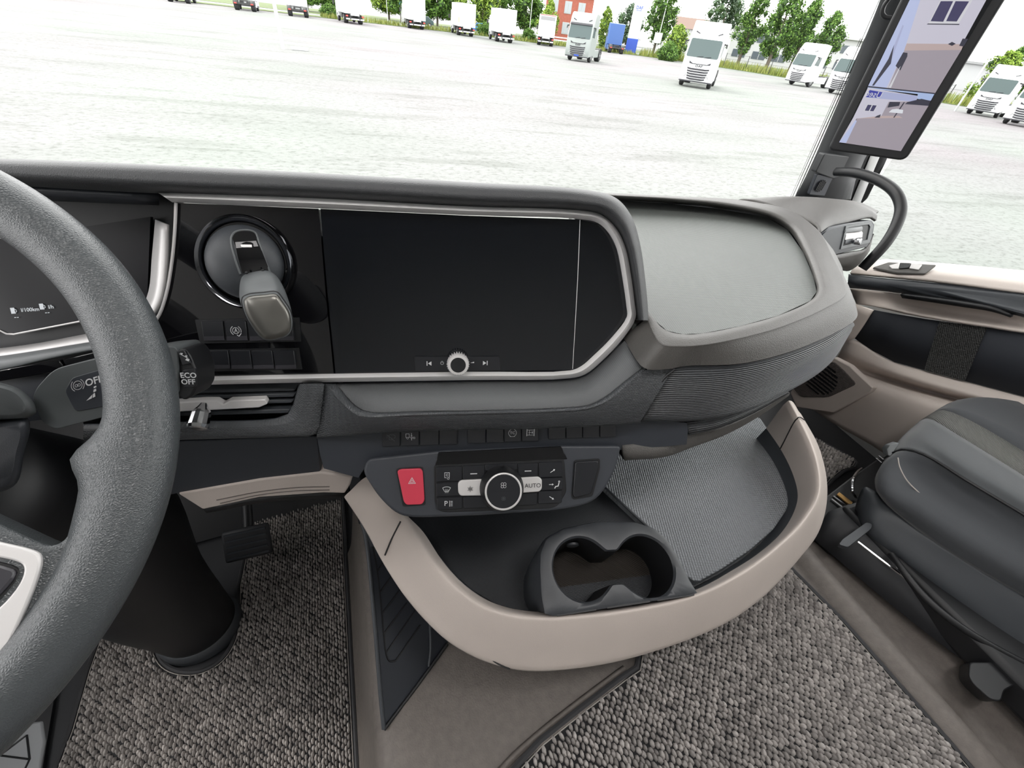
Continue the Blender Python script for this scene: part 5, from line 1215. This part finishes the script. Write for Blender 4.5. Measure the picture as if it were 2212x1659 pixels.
# ---------------------------------------------------------------- trucks
def wheel_parts(root, x, y, r=.5, w=.32, dual=False):
    s = 1 if x > 0 else -1
    t = lathe('wheel', V((x, y, r)), V((s,0,0)), [(r*.55,w/2-.03),(r*.9,w/2),(r,w/2-.05),(r,-w/2+.05),(r*.9,-w/2),(r*.4,-w/2)], M['tyre'], root, n=20)
    lathe('hub', V((x+s*(w/2-.07), y, r)), V((s,0,0)), [(r*.56,0),(r*.54,.05),(r*.28,.02 if dual else .08),(r*.2,.10)], M['hubcap'], t, n=14)
def cabshape(w, prof, nar=None):
    """cab shell: side profile (y,z) extruded over the width, front corners rounded off"""
    n = len(prof); xs = [(-1,.02),(-.985,.11),(-.93,.17),(.93,.17),(.985,.11),(1,.02)]
    vs = []; fs = []
    for sx, fy in xs:
        for y, z, front in prof: vs.append(V((sx*w/2, y+(fy-.17)*(1 if front else 0), z)))
    for j in range(len(xs)-1):
        for i in range(n): fs.append((j*n+i, j*n+(i+1) % n, (j+1)*n+(i+1) % n, (j+1)*n+i))
    fs.append(tuple(range(n))); fs.append(tuple(len(vs)-n+i for i in reversed(range(n))))
    return vs, fs
def make_tractor(paint, letters=True, roof=3.75, fairing=False, visor=True):
    t = thing('tractor_truck', (0,0,0), 'tractor', 'truck')
    prof = [(.0,.42,1),(.02,1.0,1),(-.02,1.78,1),(-.30,2.92,1),(-.40,3.02,1),(-.58,3.45,1),(-.85,roof,1),(-1.25,roof+.08,0),(-2.35,roof,0),(-2.4,1.05,0),(-2.0,.95,0),(-1.95,.55,0)]
    vs, fs = cabshape(2.5, prof); o = fixn(obj('cab_body', vs, fs, paint, t, False, .05, 2))
    f = lambda z: (-.02+(z-1.78)*(-.28/1.14))+.012
    def fr(x, z): return V((x, f(z)+.01, z))
    ws = fil([fr(-1.14,1.84),fr(1.14,1.84),fr(1.10,2.90),fr(-1.10,2.90)], .12, 4)
    prism('windscreen', ws, (0,-.02,0), M['tglass'], t)
    for s in (-1,1):
        prism('side_window', fil([V((s*1.256,-.42,2.0)),V((s*1.256,-1.35,1.95)),V((s*1.256,-1.35,2.72)),V((s*1.256,-.62,2.78))], .06), (-s*.02,0,0), M['tglass'], t)
        prism('camera_arm', fil([V((s*1.25,-.42,2.78)),V((s*1.5,-.38,2.74)),V((s*1.52,-.38,2.5)),V((s*1.46,-.38,2.5)),V((s*1.42,-.40,2.66)),V((s*1.25,-.42,2.68))], .02), (0,-.08,0), M['chassis'], t)
        prism('headlamp', [V((s*.72,.035,.78)),V((s*1.12,-.05,.92)),V((s*1.16,-.06,.80)),V((s*.86,.03,.62))], (0,-.03,0), M['hubcap'], t)
        prism('marker_lamp', [V((s*.62,-.44,3.20)),V((s*.92,-.48,3.32)),V((s*.96,-.48,3.26)),V((s*.66,-.43,3.16))], (0,-.04,-.0), M['tgrille'], t)
    # chevron panel: two dark darts joined by a thin line
    prism('grille_chevron', [V((-.78,.03,1.60)),V((-.76,.03,1.46)),V((-.5,.035,1.43)),V((.5,.035,1.43)),V((.76,.03,1.46)),V((.78,.03,1.60)),V((.52,.035,1.47)),V((-.52,.035,1.47))], (0,-.04,0), M['tgrille'], t)
    for k in range(5):
        z = 1.17-k*.15; wd = .80-.035*k
        prism('grille_bar', [V((-wd,.03,z+.05)),V((-wd,.03,z-.045)),V((-wd+.28,.035,z-.085)),V((wd-.28,.035,z-.085)),V((wd,.03,z-.045)),V((wd,.03,z+.05)),V((wd-.24,.035,z+.018)),V((-wd+.24,.035,z+.018))], (0,-.04,0), M['tgrille'], t)
    if letters: text('DAF', .13, V((0,.037,1.33)), V((-1,0,0)), ZUP, M['tgrille'], t, bold=.04, sx=1.5)
    if visor: prism('sun_visor', [V((-1.1,-.30,2.98)),V((1.1,-.30,2.98)),V((1.12,-.22,2.84)),V((-1.12,-.22,2.84))], (0,.04,.03), M['tgrille'] if visor == 'dark' else paint, t)
    tube('wiper', [V((-.2,.02,1.86)),V((-.65,.0,1.93))], .018, M['tgrille'], t, n=5, sub=0); tube('wiper', [V((.35,.02,1.86)),V((-.1,.0,1.92))], .018, M['tgrille'], t, n=5, sub=0)
    if visor == 'dark': box('number_plate', (0,.03,.50), (.5,.02,.11), M['signblue'], t)
    box('bumper_lip', (0,-.14,.40), (2.36,.3,.08), M['tgrille'], t)
    for s in (-1,1):
        wheel_parts(t, s*1.06, -1.45); wheel_parts(t, s*.98, -5.1, .5, .55, True)
        box('side_skirt', (s*1.12, -3.3, .68), (.12, 2.4, .62), paint, t, .04)
        # rear mudguard arch
        loft('mudguard', [[V((s*.72,-5.1+.6*math.cos(a),.5+.6*math.sin(a))) for a in (0.2,.9,1.57,2.2,2.9)],[V((s*1.24,-5.1+.6*math.cos(a),.5+.6*math.sin(a))) for a in (0.2,.9,1.57,2.2,2.9)]], M['chassis'], t, n=10, solid=.03)
    mb = MB(); mb.box((-.4,-4.2,.8),(.12,3.6,.28)); mb.box((.4,-4.2,.8),(.12,3.6,.28)); mb.box((0,-5.95,.72),(2.3,.12,.16)); mb.build('chassis', M['chassis'], t)
    prism('coupling_plate', fil([V((-.45,-4.7,1.05)),V((.45,-4.7,1.05)),V((.45,-5.5,1.05)),V((-.45,-5.5,1.05))], .15), (0,0,-.1), M['chassis'], t)
    for s in (-1,1): box('tail_lamp', (s*.95,-6.02,.72), (.32,.05,.14), M['tail'], t)
    if fairing:
        for s in (-1,1): prism('side_fairing', [V((s*1.22,-2.42,1.0)),V((s*1.16,-2.95,1.0)),V((s*1.12,-2.95,3.4)),V((s*1.2,-2.42,3.7))], (-s*.04,0,0), paint, t)
    return t
def place(t, p, head, label, group=None):
    h = V(head); t.location = V((p.x, p.y, GZ)); t.rotation_euler = (0,0,math.atan2(-h.x, h.y)); t['label'] = label; t['category'] = 'truck'
    if group: t['group'] = group
    return t
tw = make_tractor(M['twhite'], roof=3.82, visor=False)
a, b = G(1462,184), G(1530,196); place(tw, (a+b)/2, (-.68,-.73,0), 'white tractor truck facing the cab, alone in the middle of the yard')
tg = make_tractor(M['tgrey'], roof=3.72, visor='dark', fairing=True)
a, b = G(1224,129), G(1262,136); place(tg, (a+b)/2, (-.66,-.75,0), 'silver-white tractor truck with dark sun visor, left of the blue and white sign tower')
for px, py, hd, lb in [(1712,184,(-.97,-.22,0),'white parked tractor truck, leftmost of those in front of the right-hand trees'),
                       (1800,203,(-.97,-.22,0),'white parked tractor truck, second along from the trees, beside the pillar'),
                       (1862,215,(-.97,-.22,0),'white parked tractor truck half hidden behind the windscreen pillar'),
                       (2112,250,(-.95,-.3,0),'white parked tractor truck seen through the passenger window beside the leaning post'),
                       (2196,273,(-.95,-.3,0),'white parked tractor truck at the far right edge, seen through the passenger window')]:
    c = copy_tree(tw); place(c, G(px,py), hd, lb, 'parked white tractor trucks')
# blue tractor from behind
tb = make_tractor(M['tblue'], letters=False, roof=3.7); a = G(1330,116); hd = V((.36,.93,0)).normalized()
place(tb, a+hd*6.0, hd, 'blue tractor truck seen from behind with its bare chassis')
box('roof_light_bar', (0,-2.38,3.62), (1.1,.06,.16), M['twhite'], tb)
for z in (2.3,1.5): box('cab_rear_crease', (0,-2.41,z), (2.2,.03,.06), M['chassis'], tb)
# tractors from behind at the upper left
for px, py, lb in [(645,37,'tractor truck seen from behind with red tail lamps, right of the lamp post'),(530,24,'tractor truck seen from behind at the top edge, left of the lamp post'),(385,6,'tractor truck whose wheels just show at the top edge, furthest left')]:
    c = copy_tree(tb); h2 = V((.0,1,0)); place(c, G(px,py)+h2*6.0, h2, lb, 'tractor trucks parked nose away at the far side')
    for ch in c.children:
        if ch.data and ch.data.materials and ch.data.materials[0] == M['tblue']:
            ch.data = ch.data.copy(); ch.data.materials[0] = M['twhite']

def make_box_truck(kind=0, L=7.0, H=2.6, lift=True):
    t = thing('box_truck', (0,0,0), 'box truck', 'truck'); W = 2.5; z0 = 1.05
    box('cargo_box', (0, -L/2-2.0, z0+H/2), (W, L, H), M['twhite'], t, .03)
    yr = -L-2.0
    if kind == 0:
        box('door_seam', (0,yr-.006,z0+H/2), (.03,.012,H-.2), M['hubcap'], t)
        for s in (-1,1): box('reflector', (s*1.18,yr-.01,z0+.75), (.07,.015,.55), mat('reflector_yellow',(.6,.4,.03)) if 'refy' not in M else M['refy'], t)
    elif kind == 1: box('door_seam', (0,yr-.006,z0+H-.75), (W-.3,.012,.03), M['hubcap'], t)
    else:
        box('vent_panel', (0,yr-.01,z0+H-.42), (2.1,.02,.42), M['hubcap'], t); box('roof_edge', (0,yr-.01,z0+H-.06), (2.3,.02,.08), M['tail'], t)
    if lift:
        for s in (-1,1): box('lift_arm', (s*.6,yr+.12,.78), (.12,.25,.62), M['chassis'], t)
        box('lift_plate', (0,yr-.03,.98), (1.1,.06,.2), M['twhite'], t)
    box('bumper_bar', (0,yr+.1,.52), (2.3,.12,.14), M['twhite'], t)
    for s in (-1,1): box('tail_lamp', (s*1.02,yr+.06,.82), (.3,.08,.16), M['tail'], t)
    mb = MB(); mb.box((-.42,yr+L/2,.85),(.12,L,.26)); mb.box((.42,yr+L/2,.85),(.12,L,.26)); mb.box((0,yr+1.2,.7),(1.6,.5,.35)); mb.build('chassis', M['chassis'], t)
    for s in (-1,1):
        wheel_parts(t, s*.95, yr+1.9, .48, .55, True); wheel_parts(t, s*1.02, -1.1, .48)
        box('side_locker', (s*1.05, -4.4, .75), (.3, 1.4, .5), M['chassis'], t, .03)
        box('mirror', (s*1.42, -.3, 2.0), (.22,.12,.5), M['chassis'], t, .03)
    vs, fs = cabshape(2.3, [(0,.45,1),(0,1.5,1),(-.3,2.6,1),(-.5,2.75,0),(-1.85,2.75,0),(-1.85,.6,0)]); fixn(obj('cab_body', vs, fs, M['twhite'], t, False, .05))
    prism('windscreen', fil([V((-1.0,.0,1.58)),V((1.0,.0,1.58)),V((.95,-.23,2.5)),V((-.95,-.23,2.5))], .1), (0,-.02,0), M['tglass'], t)
    return t
M['refy'] = mat('reflector_yellow', (.6,.4,.03))
bt = {0: make_box_truck(0), 1: make_box_truck(1, 6.2, 2.5), 2: make_box_truck(2, 7.0, 2.55)}
used = set()
for px, py, kd, hd, lb in [(766,52,1,(-.12,1,0),'white box truck with tail lift seen from behind, leftmost of the five along the verge'),
                       (900,63,1,(.0,1,0),'white box truck seen from behind, next to the dark parked car'),
                       (1006,78,0,(.08,1,0),'white box truck with twin rear doors and yellow reflectors'),
                       (1090,92,1,(.12,1,0),'white box truck seen from behind, fourth along, with tail lift and low roof edge'),
                       (1177,99,2,(.36,.93,0),'white box truck with grey vent panel and red roof edge at the rear')]:
    t = bt[kd] if kd not in used else copy_tree(bt[kd]); used.add(kd)
    h = V(hd).normalized(); L = {0:9.0,1:8.2,2:9.0}[kd]; place(t, G(px,py)+h*(L-1.0), h, lb, 'box trucks along the verge')
# ---------------------------------------------------------------- cars on the road
def make_car(paint):
    t = thing('car', (0,0,0), 'car', 'car')
    prof = [(2.0,.35),(2.05,.7),(1.9,.85),(1.0,.95),(.35,1.42),(-1.0,1.45),(-1.75,1.0),(-1.95,.9),(-2.0,.4)]
    prism('car_body', [V((-.85,y,z)) for y, z in prof], (1.7,0,0), paint, t, .07)
    gp = [(.9,.97),(.33,1.37),(-.95,1.39),(-1.55,1.0)]
    for s in (-1,1):
        prism('side_window', [V((s*.856,y,z)) for y, z in gp], (-s*.01,0,0), M['tglass'], t)
        for y in (1.3,-1.25): wheel_parts(t, s*.78, y, .33, .2)
    prism('windscreen', [V((-.7,1.0,.99)),V((.7,1.0,.99)),V((.62,.4,1.41)),V((-.62,.4,1.41))], (0,.02,.02), M['tglass'], t)
    return t
c = make_car(mat('car_dark_teal', (.03,.06,.06), .3)); a = V((14.8,96,0)); c.location = (16.2,95.5,GZ+.07); c.rotation_euler = (0,0,math.radians(80)); tag(c, 'dark hatchback car on the road behind the box trucks', 'car')
c = make_car(mat('car_blue', (.03,.14,.42), .3)); c.location = (26.3,95.5,GZ+.07); c.rotation_euler = (0,0,math.radians(80)); tag(c, 'blue car on the road half hidden between two box trucks', 'car')

# ---------------------------------------------------------------- posts, signs, sign tower
def post_at(name, px, py, hgt, r, label, catg, group=None, mt=None, head=None, lean=0):
    p = G(px, py); t = thing(name, p, label, catg, group)
    tube('post', [p, p+V((lean,0,hgt))], [r, r*.7], mt or M['pole'], t, n=8, sub=0)
    return t, p
t, p = post_at('lamp_post', 612, 106, 9, .10, 'white lamp post standing alone on the left of the yard', 'lamp post'); box('base_block', p+V((.9,.1,.08)), (.9,.35,.16), M['pole'], t, .03); box('lamp_head', p+V((0,0,9)), (.3,.8,.12), M['pole'], t, .03)
for px, py, h, lb in [(1393,103,11,'thin lamp post behind the sign tower, nearer to it'),(1412,123,10.5,'white lamp post right of the sign tower, with a white board low on it'),(1615,140,11,'thin lamp post between the right-hand trees'),(1142,84,10,'lamp post behind the box trucks, left of the vent-panel truck'),(838,46,9,'lamp post behind the box trucks, left of the blue sign')]:
    t, p = post_at('lamp_post', px, py, h, .07, lb, 'lamp post', 'lamp posts along the road'); box('lamp_head', p+V((.3,0,h)), (.9,.25,.1), M['pole'], t, .03)
    if px == 1412: box('board', p+V((-.1,0,2.6)), (1.5,.08,1.4), M['pole'], t)
t, p = post_at('lamp_post', 2062, 240, 6.2, .09, 'leaning pale post seen through the passenger window', 'post')
t, p = post_at('road_sign', 868, 50, 4.2, .06, 'road sign with white and blue plates behind the box trucks', 'sign'); box('sign_plate', p+V((0,-.08,3.9)), (1.0,.04,1.3), M['pole'], t); box('sign_plate', p+V((.1,-.08,2.9)), (.8,.04,.6), mat('sign_pale_blue',(.12,.3,.45)), t)
t, p = post_at('road_sign', 955, 48, 3.0, .05, 'small white road sign above the dark car', 'sign'); box('sign_plate', p+V((0,-.08,2.6)), (.7,.04,1.0), M['pole'], t)
p = G(1360,116); t = thing('sign_tower', p, 'tall white sign tower with a blue base panel beside the blue truck', 'sign')
axs = (V((.86,-.5,0)), V((.5,.86,0)), ZUP)
box('tower_panel', p+V((0,0,4.3)), (1.9,.4,4.6), M['pole'], t, .03, axs); box('tower_base', p+V((0,0,1.1)), (1.9,.42,2.0), M['signblue'], t, .03, axs)
text('DAF', .42, p+V((0,0,6.1))-axs[1]*.21, axs[0], ZUP, M['signblue'], t, bold=.03)
box('name_line', p+V((0,0,5.75))-axs[1]*.205, (.9,.01,.06), M['signblue'], t, 0, axs)
# fence posts along the right verge, with two wires
A, B = V((60.5,70,GZ)), V((72,42,GZ))
ft = thing('wire_fence', A, 'low wire fence with thin posts along the right-hand verge', 'fence')
for i in range(9):
    q = A.lerp(B, i/8); tube('fence_post', [q, q+V((0,0,1.9))], .05, M['chassis'], ft, n=6, sub=0)
for z in (.6,1.2,1.8): tube('fence_wire', [A+V((0,0,z)), B+V((0,0,z))], .012, M['chassis'], ft, n=4, sub=0)
# guard rail behind the verge
A, B = V((33,90,GZ)), V((62,86,GZ)); gt = thing('guard_rail', A, 'pale guard rail along the road behind the sign tower', 'guard rail')
for z in (.55,.95): box('rail', (A+B)/2+V((0,0,z)), ((B-A).length,.06,.16), M['pole'], gt, 0, ((B-A).normalized(), V((-(B-A).y,(B-A).x,0)).normalized(), ZUP))
for i in range(8): q = A.lerp(B,i/7); box('rail_post', q+V((0,.06,.5)), (.1,.08,1.0), M['pole'], gt)

# ---------------------------------------------------------------- buildings
def far(px, py, d):
    r = ray(px, py); h = V((r.x, r.y, 0)).normalized(); return CAM + r*(d/math.hypot(r.x, r.y))
p = far(1222,60,125); t = thing('brick_building', (p.x,p.y,GZ), 'red brick building with white windows behind the trees', 'building')
ax = (V((.93,-.36,0)), V((.36,.93,0)), ZUP); q = V((p.x,p.y,GZ))
box('wall', q+V((0,0,3.8)), (10,8,7.6), M['brickwall'], t, 0, ax); box('roof', q+V((0,0,8.2)), (10.6,9,1.2), M['bwhite'], t, 0, ax)
for i in range(3):
    for z in (2.2,5.6):
        c = q+ax[0]*(-3.2+i*2.9)-ax[1]*4.02+V((0,0,z)); wn = box('window', c, (1.5,.1,2.0), M['bwhite'], t, 0, ax)
        for k in (-.36,.36): box('pane', c+ax[0]*k-ax[1]*.06, (.56,.04,1.7), mat('pale_pane',(.3,.33,.36),.3) if 'pp' not in M else M['pp'], wn, 0, ax)
p = far(1700,120,135); t = thing('white_building', (p.x,p.y,GZ), 'white modern building half hidden behind the right-hand trees', 'building')
q = V((p.x,p.y,GZ)); ax = (V((.80,-.6,0)), V((.6,.80,0)), ZUP)
box('wall', q+V((0,0,3.1)), (26,8,6.2), M['bwhite'], t, 0, ax); box('roof_slab', q+V((0,0,6.4)), (27,9,.4), M['bwhite'], t, 0, ax)
for i in range(6):
    for z in (1.8,4.6):
        c = q+ax[0]*(-10.5+i*4.2)-ax[1]*4.02+V((0,0,z)); wn = box('window', c, (2.8,.1,1.3), M['bglass'], t, 0, ax); box('window_bar', c-ax[1]*.06, (.1,.03,1.3), M['bwhite'], wn, 0, ax)
p = far(1930,152,190); t = thing('warehouse', (p.x,p.y,GZ), 'long low pale warehouse on the horizon beside the windscreen pillar', 'building')
q = V((p.x,p.y,GZ)); ax = (V((.62,-.78,0)), V((.78,.62,0)), ZUP); box('wall', q+V((0,0,2.8)), (60,12,5.6), M['bwhite'], t, 0, ax); box('roof', q+V((0,0,5.8)), (61,13,.5), M['hubcap'], t, 0, ax)
p = far(1490,62,160); t = thing('brown_roof_house', (p.x,p.y,GZ), 'house with a brown roof peeking out left of the white truck roof', 'house')
q = V((p.x,p.y,GZ)); ax = (V((.86,-.5,0)), V((.5,.86,0)), ZUP); box('wall', q+V((0,0,2.6)), (8,8,5.2), M['bwhite'], t, 0, ax)
prism('roof', [q+ax[0]*-4.4-ax[1]*4.4+V((0,0,5.2)), q+ax[0]*-4.4+ax[1]*4.4+V((0,0,5.2)), q+ax[0]*-4.4+V((0,0,7.6))], ax[0]*8.8, M['roofbrown'], t)

# ---------------------------------------------------------------- trees
def tree(px, py_base, d, py_top, wpx, leaf, label, kind='round', name='tree', px_top=None, dens=1., group='trees beyond the yard', trunk=True):
    b = far(px, py_base, d); base = V((b.x, b.y, GZ)); tp = far(px_top if px_top is not None else px, py_top, d); H = tp.z-GZ
    R = (far(px+wpx/2, py_base, d)-far(px-wpx/2, py_base, d)).length/2
    t = thing(name, base, label, 'tree' if name == 'tree' else 'bush', group)
    r = random.Random(px*7+py_top)
    z0 = .22*H if trunk else .03*H
    if trunk: tube('trunk', [base, base+V((.1,0,H*.45)), base+V((.0,.1,H*.8))], [.03*H,.02*H,.008*H], M['bark'], t, n=7, sub=3)
    blobs = []
    nb = 26 if kind != 'cone' else 20
    for i in range(nb):
        u = (i+.5)/nb; z = z0+(H-z0)*u
        if kind == 'round': pr = math.sin(math.pi*min(max(u*.88+.12,0),1))**.6
        elif kind == 'cone': pr = max(.12,(1-u)**.75)*(.6+.4*min(1,u*6))
        elif kind == 'oval': pr = math.sin(math.pi*(u*.86+.10))**.8
        else: pr = .55+.45*r.random()
        for k in range(3 if kind != 'cone' else 2):
            a = r.random()*6.28; rr = R*pr*(.25+.65*r.random()); blobs.append((base+V((math.cos(a)*rr, math.sin(a)*rr, z)), R*(.2+.17*r.random())*(.5+.5*pr)))
    mb = MB(); n = int(6000*dens); lf = R*.052
    for i in range(n):
        c, rad = blobs[r.randrange(len(blobs))]
        v = V((r.gauss(0,1), r.gauss(0,1), r.gauss(0,1))).normalized(); p = c+v*rad*(.72+.4*r.random())
        s = lf*(.6+.9*r.random()); x = V((r.gauss(0,1), r.gauss(0,1), r.gauss(0,.6))).normalized(); y = v.cross(x).normalized()
        mb.poly([p-x*s, p+y*s*.6, p+x*s, p-y*s*.6])
    cr = mb.build('foliage', M[leaf], t); cr['kind'] = 'stuff'
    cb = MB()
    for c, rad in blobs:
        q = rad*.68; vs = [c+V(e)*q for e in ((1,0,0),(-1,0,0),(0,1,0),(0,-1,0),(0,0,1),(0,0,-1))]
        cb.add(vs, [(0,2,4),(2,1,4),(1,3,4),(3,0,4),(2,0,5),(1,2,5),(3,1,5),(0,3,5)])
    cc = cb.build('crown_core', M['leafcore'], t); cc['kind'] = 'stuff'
    return t
tree(1178,105,100,-2,58,'leaf2','yellow-green conifer behind the vent-panel box truck','cone')
tree(1246,105,128,6,26,'leaf1','small dark conifer top above the silver-white truck roof','cone')
tree(1300,108,98,18,40,'leaf2','yellow-green column-shaped tree between silver truck and blue truck','oval',trunk=False)
tree(1298,100,125,12,34,'leaf1','dark conifer top behind the column-shaped tree','cone')
tree(1350,100,115,10,62,'leaf3','bluish green round tree above the blue truck','round')
tree(1412,110,100,-40,72,'leaf1','tall green tree behind the lamp posts right of the sign tower','round')
tree(1450,135,92,55,58,'leaf2','light green bushy tree left of the white truck','round',trunk=False)
tree(1440,128,88,92,50,'leaf1','green bush at the verge left of the white truck','round',name='bush',trunk=False,group='bushes')
tree(1545,100,112,-30,84,'leaf3','grey-green cedar rising behind the white truck','oval',dens=.8)
tree(1592,140,96,-30,66,'leaf1','tall green tree right of the white truck','round')
tree(1655,145,94,-35,84,'leaf1','dense tall green tree, second right of the white truck','round')
tree(1705,150,96,-5,80,'leaf1','dense green tree, third right of the white truck','round')
tree(1757,150,100,22,74,'leaf1','green tree furthest right of the group beyond the white truck','round')
tree(2120,215,92,108,110,'leaf2','light green tree seen through the passenger window','round',trunk=False)
tree(2135,215,100,96,70,'leaf1','darker green tree top seen through the passenger window','round',px_top=2140)
tree(2205,230,100,132,80,'leaf1','green tree at the far right edge behind the parked trucks','round')
for i, (px, lf, w) in enumerate([(668,'leaf1',80),(712,'leaf1',70),(842,'leaf2',80),(868,'leaf1',60),(945,'leaf1',74),(978,'leaf2',60),(1040,'leaf2',66),(1072,'leaf1',60),(1130,'leaf1',72)]):
    tree(px, 40+(px-660)*.12, 107+(i % 3)*4, -75+(px-660)*.09, w, lf, ['leafy green tree behind the leftmost box truck, left of it','leafy green tree just left of the leftmost box truck','yellow-green tree between the first and second box trucks','darker green tree behind the road sign','green tree above the dark car','yellow-green tree left of the twin-door box truck','yellow-green tree right of the twin-door box truck','green tree behind the fourth box truck','tall green tree between fourth and fifth box trucks'][i], 'round', dens=1.2)
for px, w, lb in [(715,44,'low green bush left of the leftmost box truck'),(1050,46,'low green bush between the twin-door and fourth box trucks'),(1140,30,'reddish green shrub near the vent-panel box truck')]:
    tree(px, 44+(px-700)*.12, 93, 10+(px-700)*.12, w, 'leaf1', lb, 'round', name='bush', trunk=False, group='bushes')
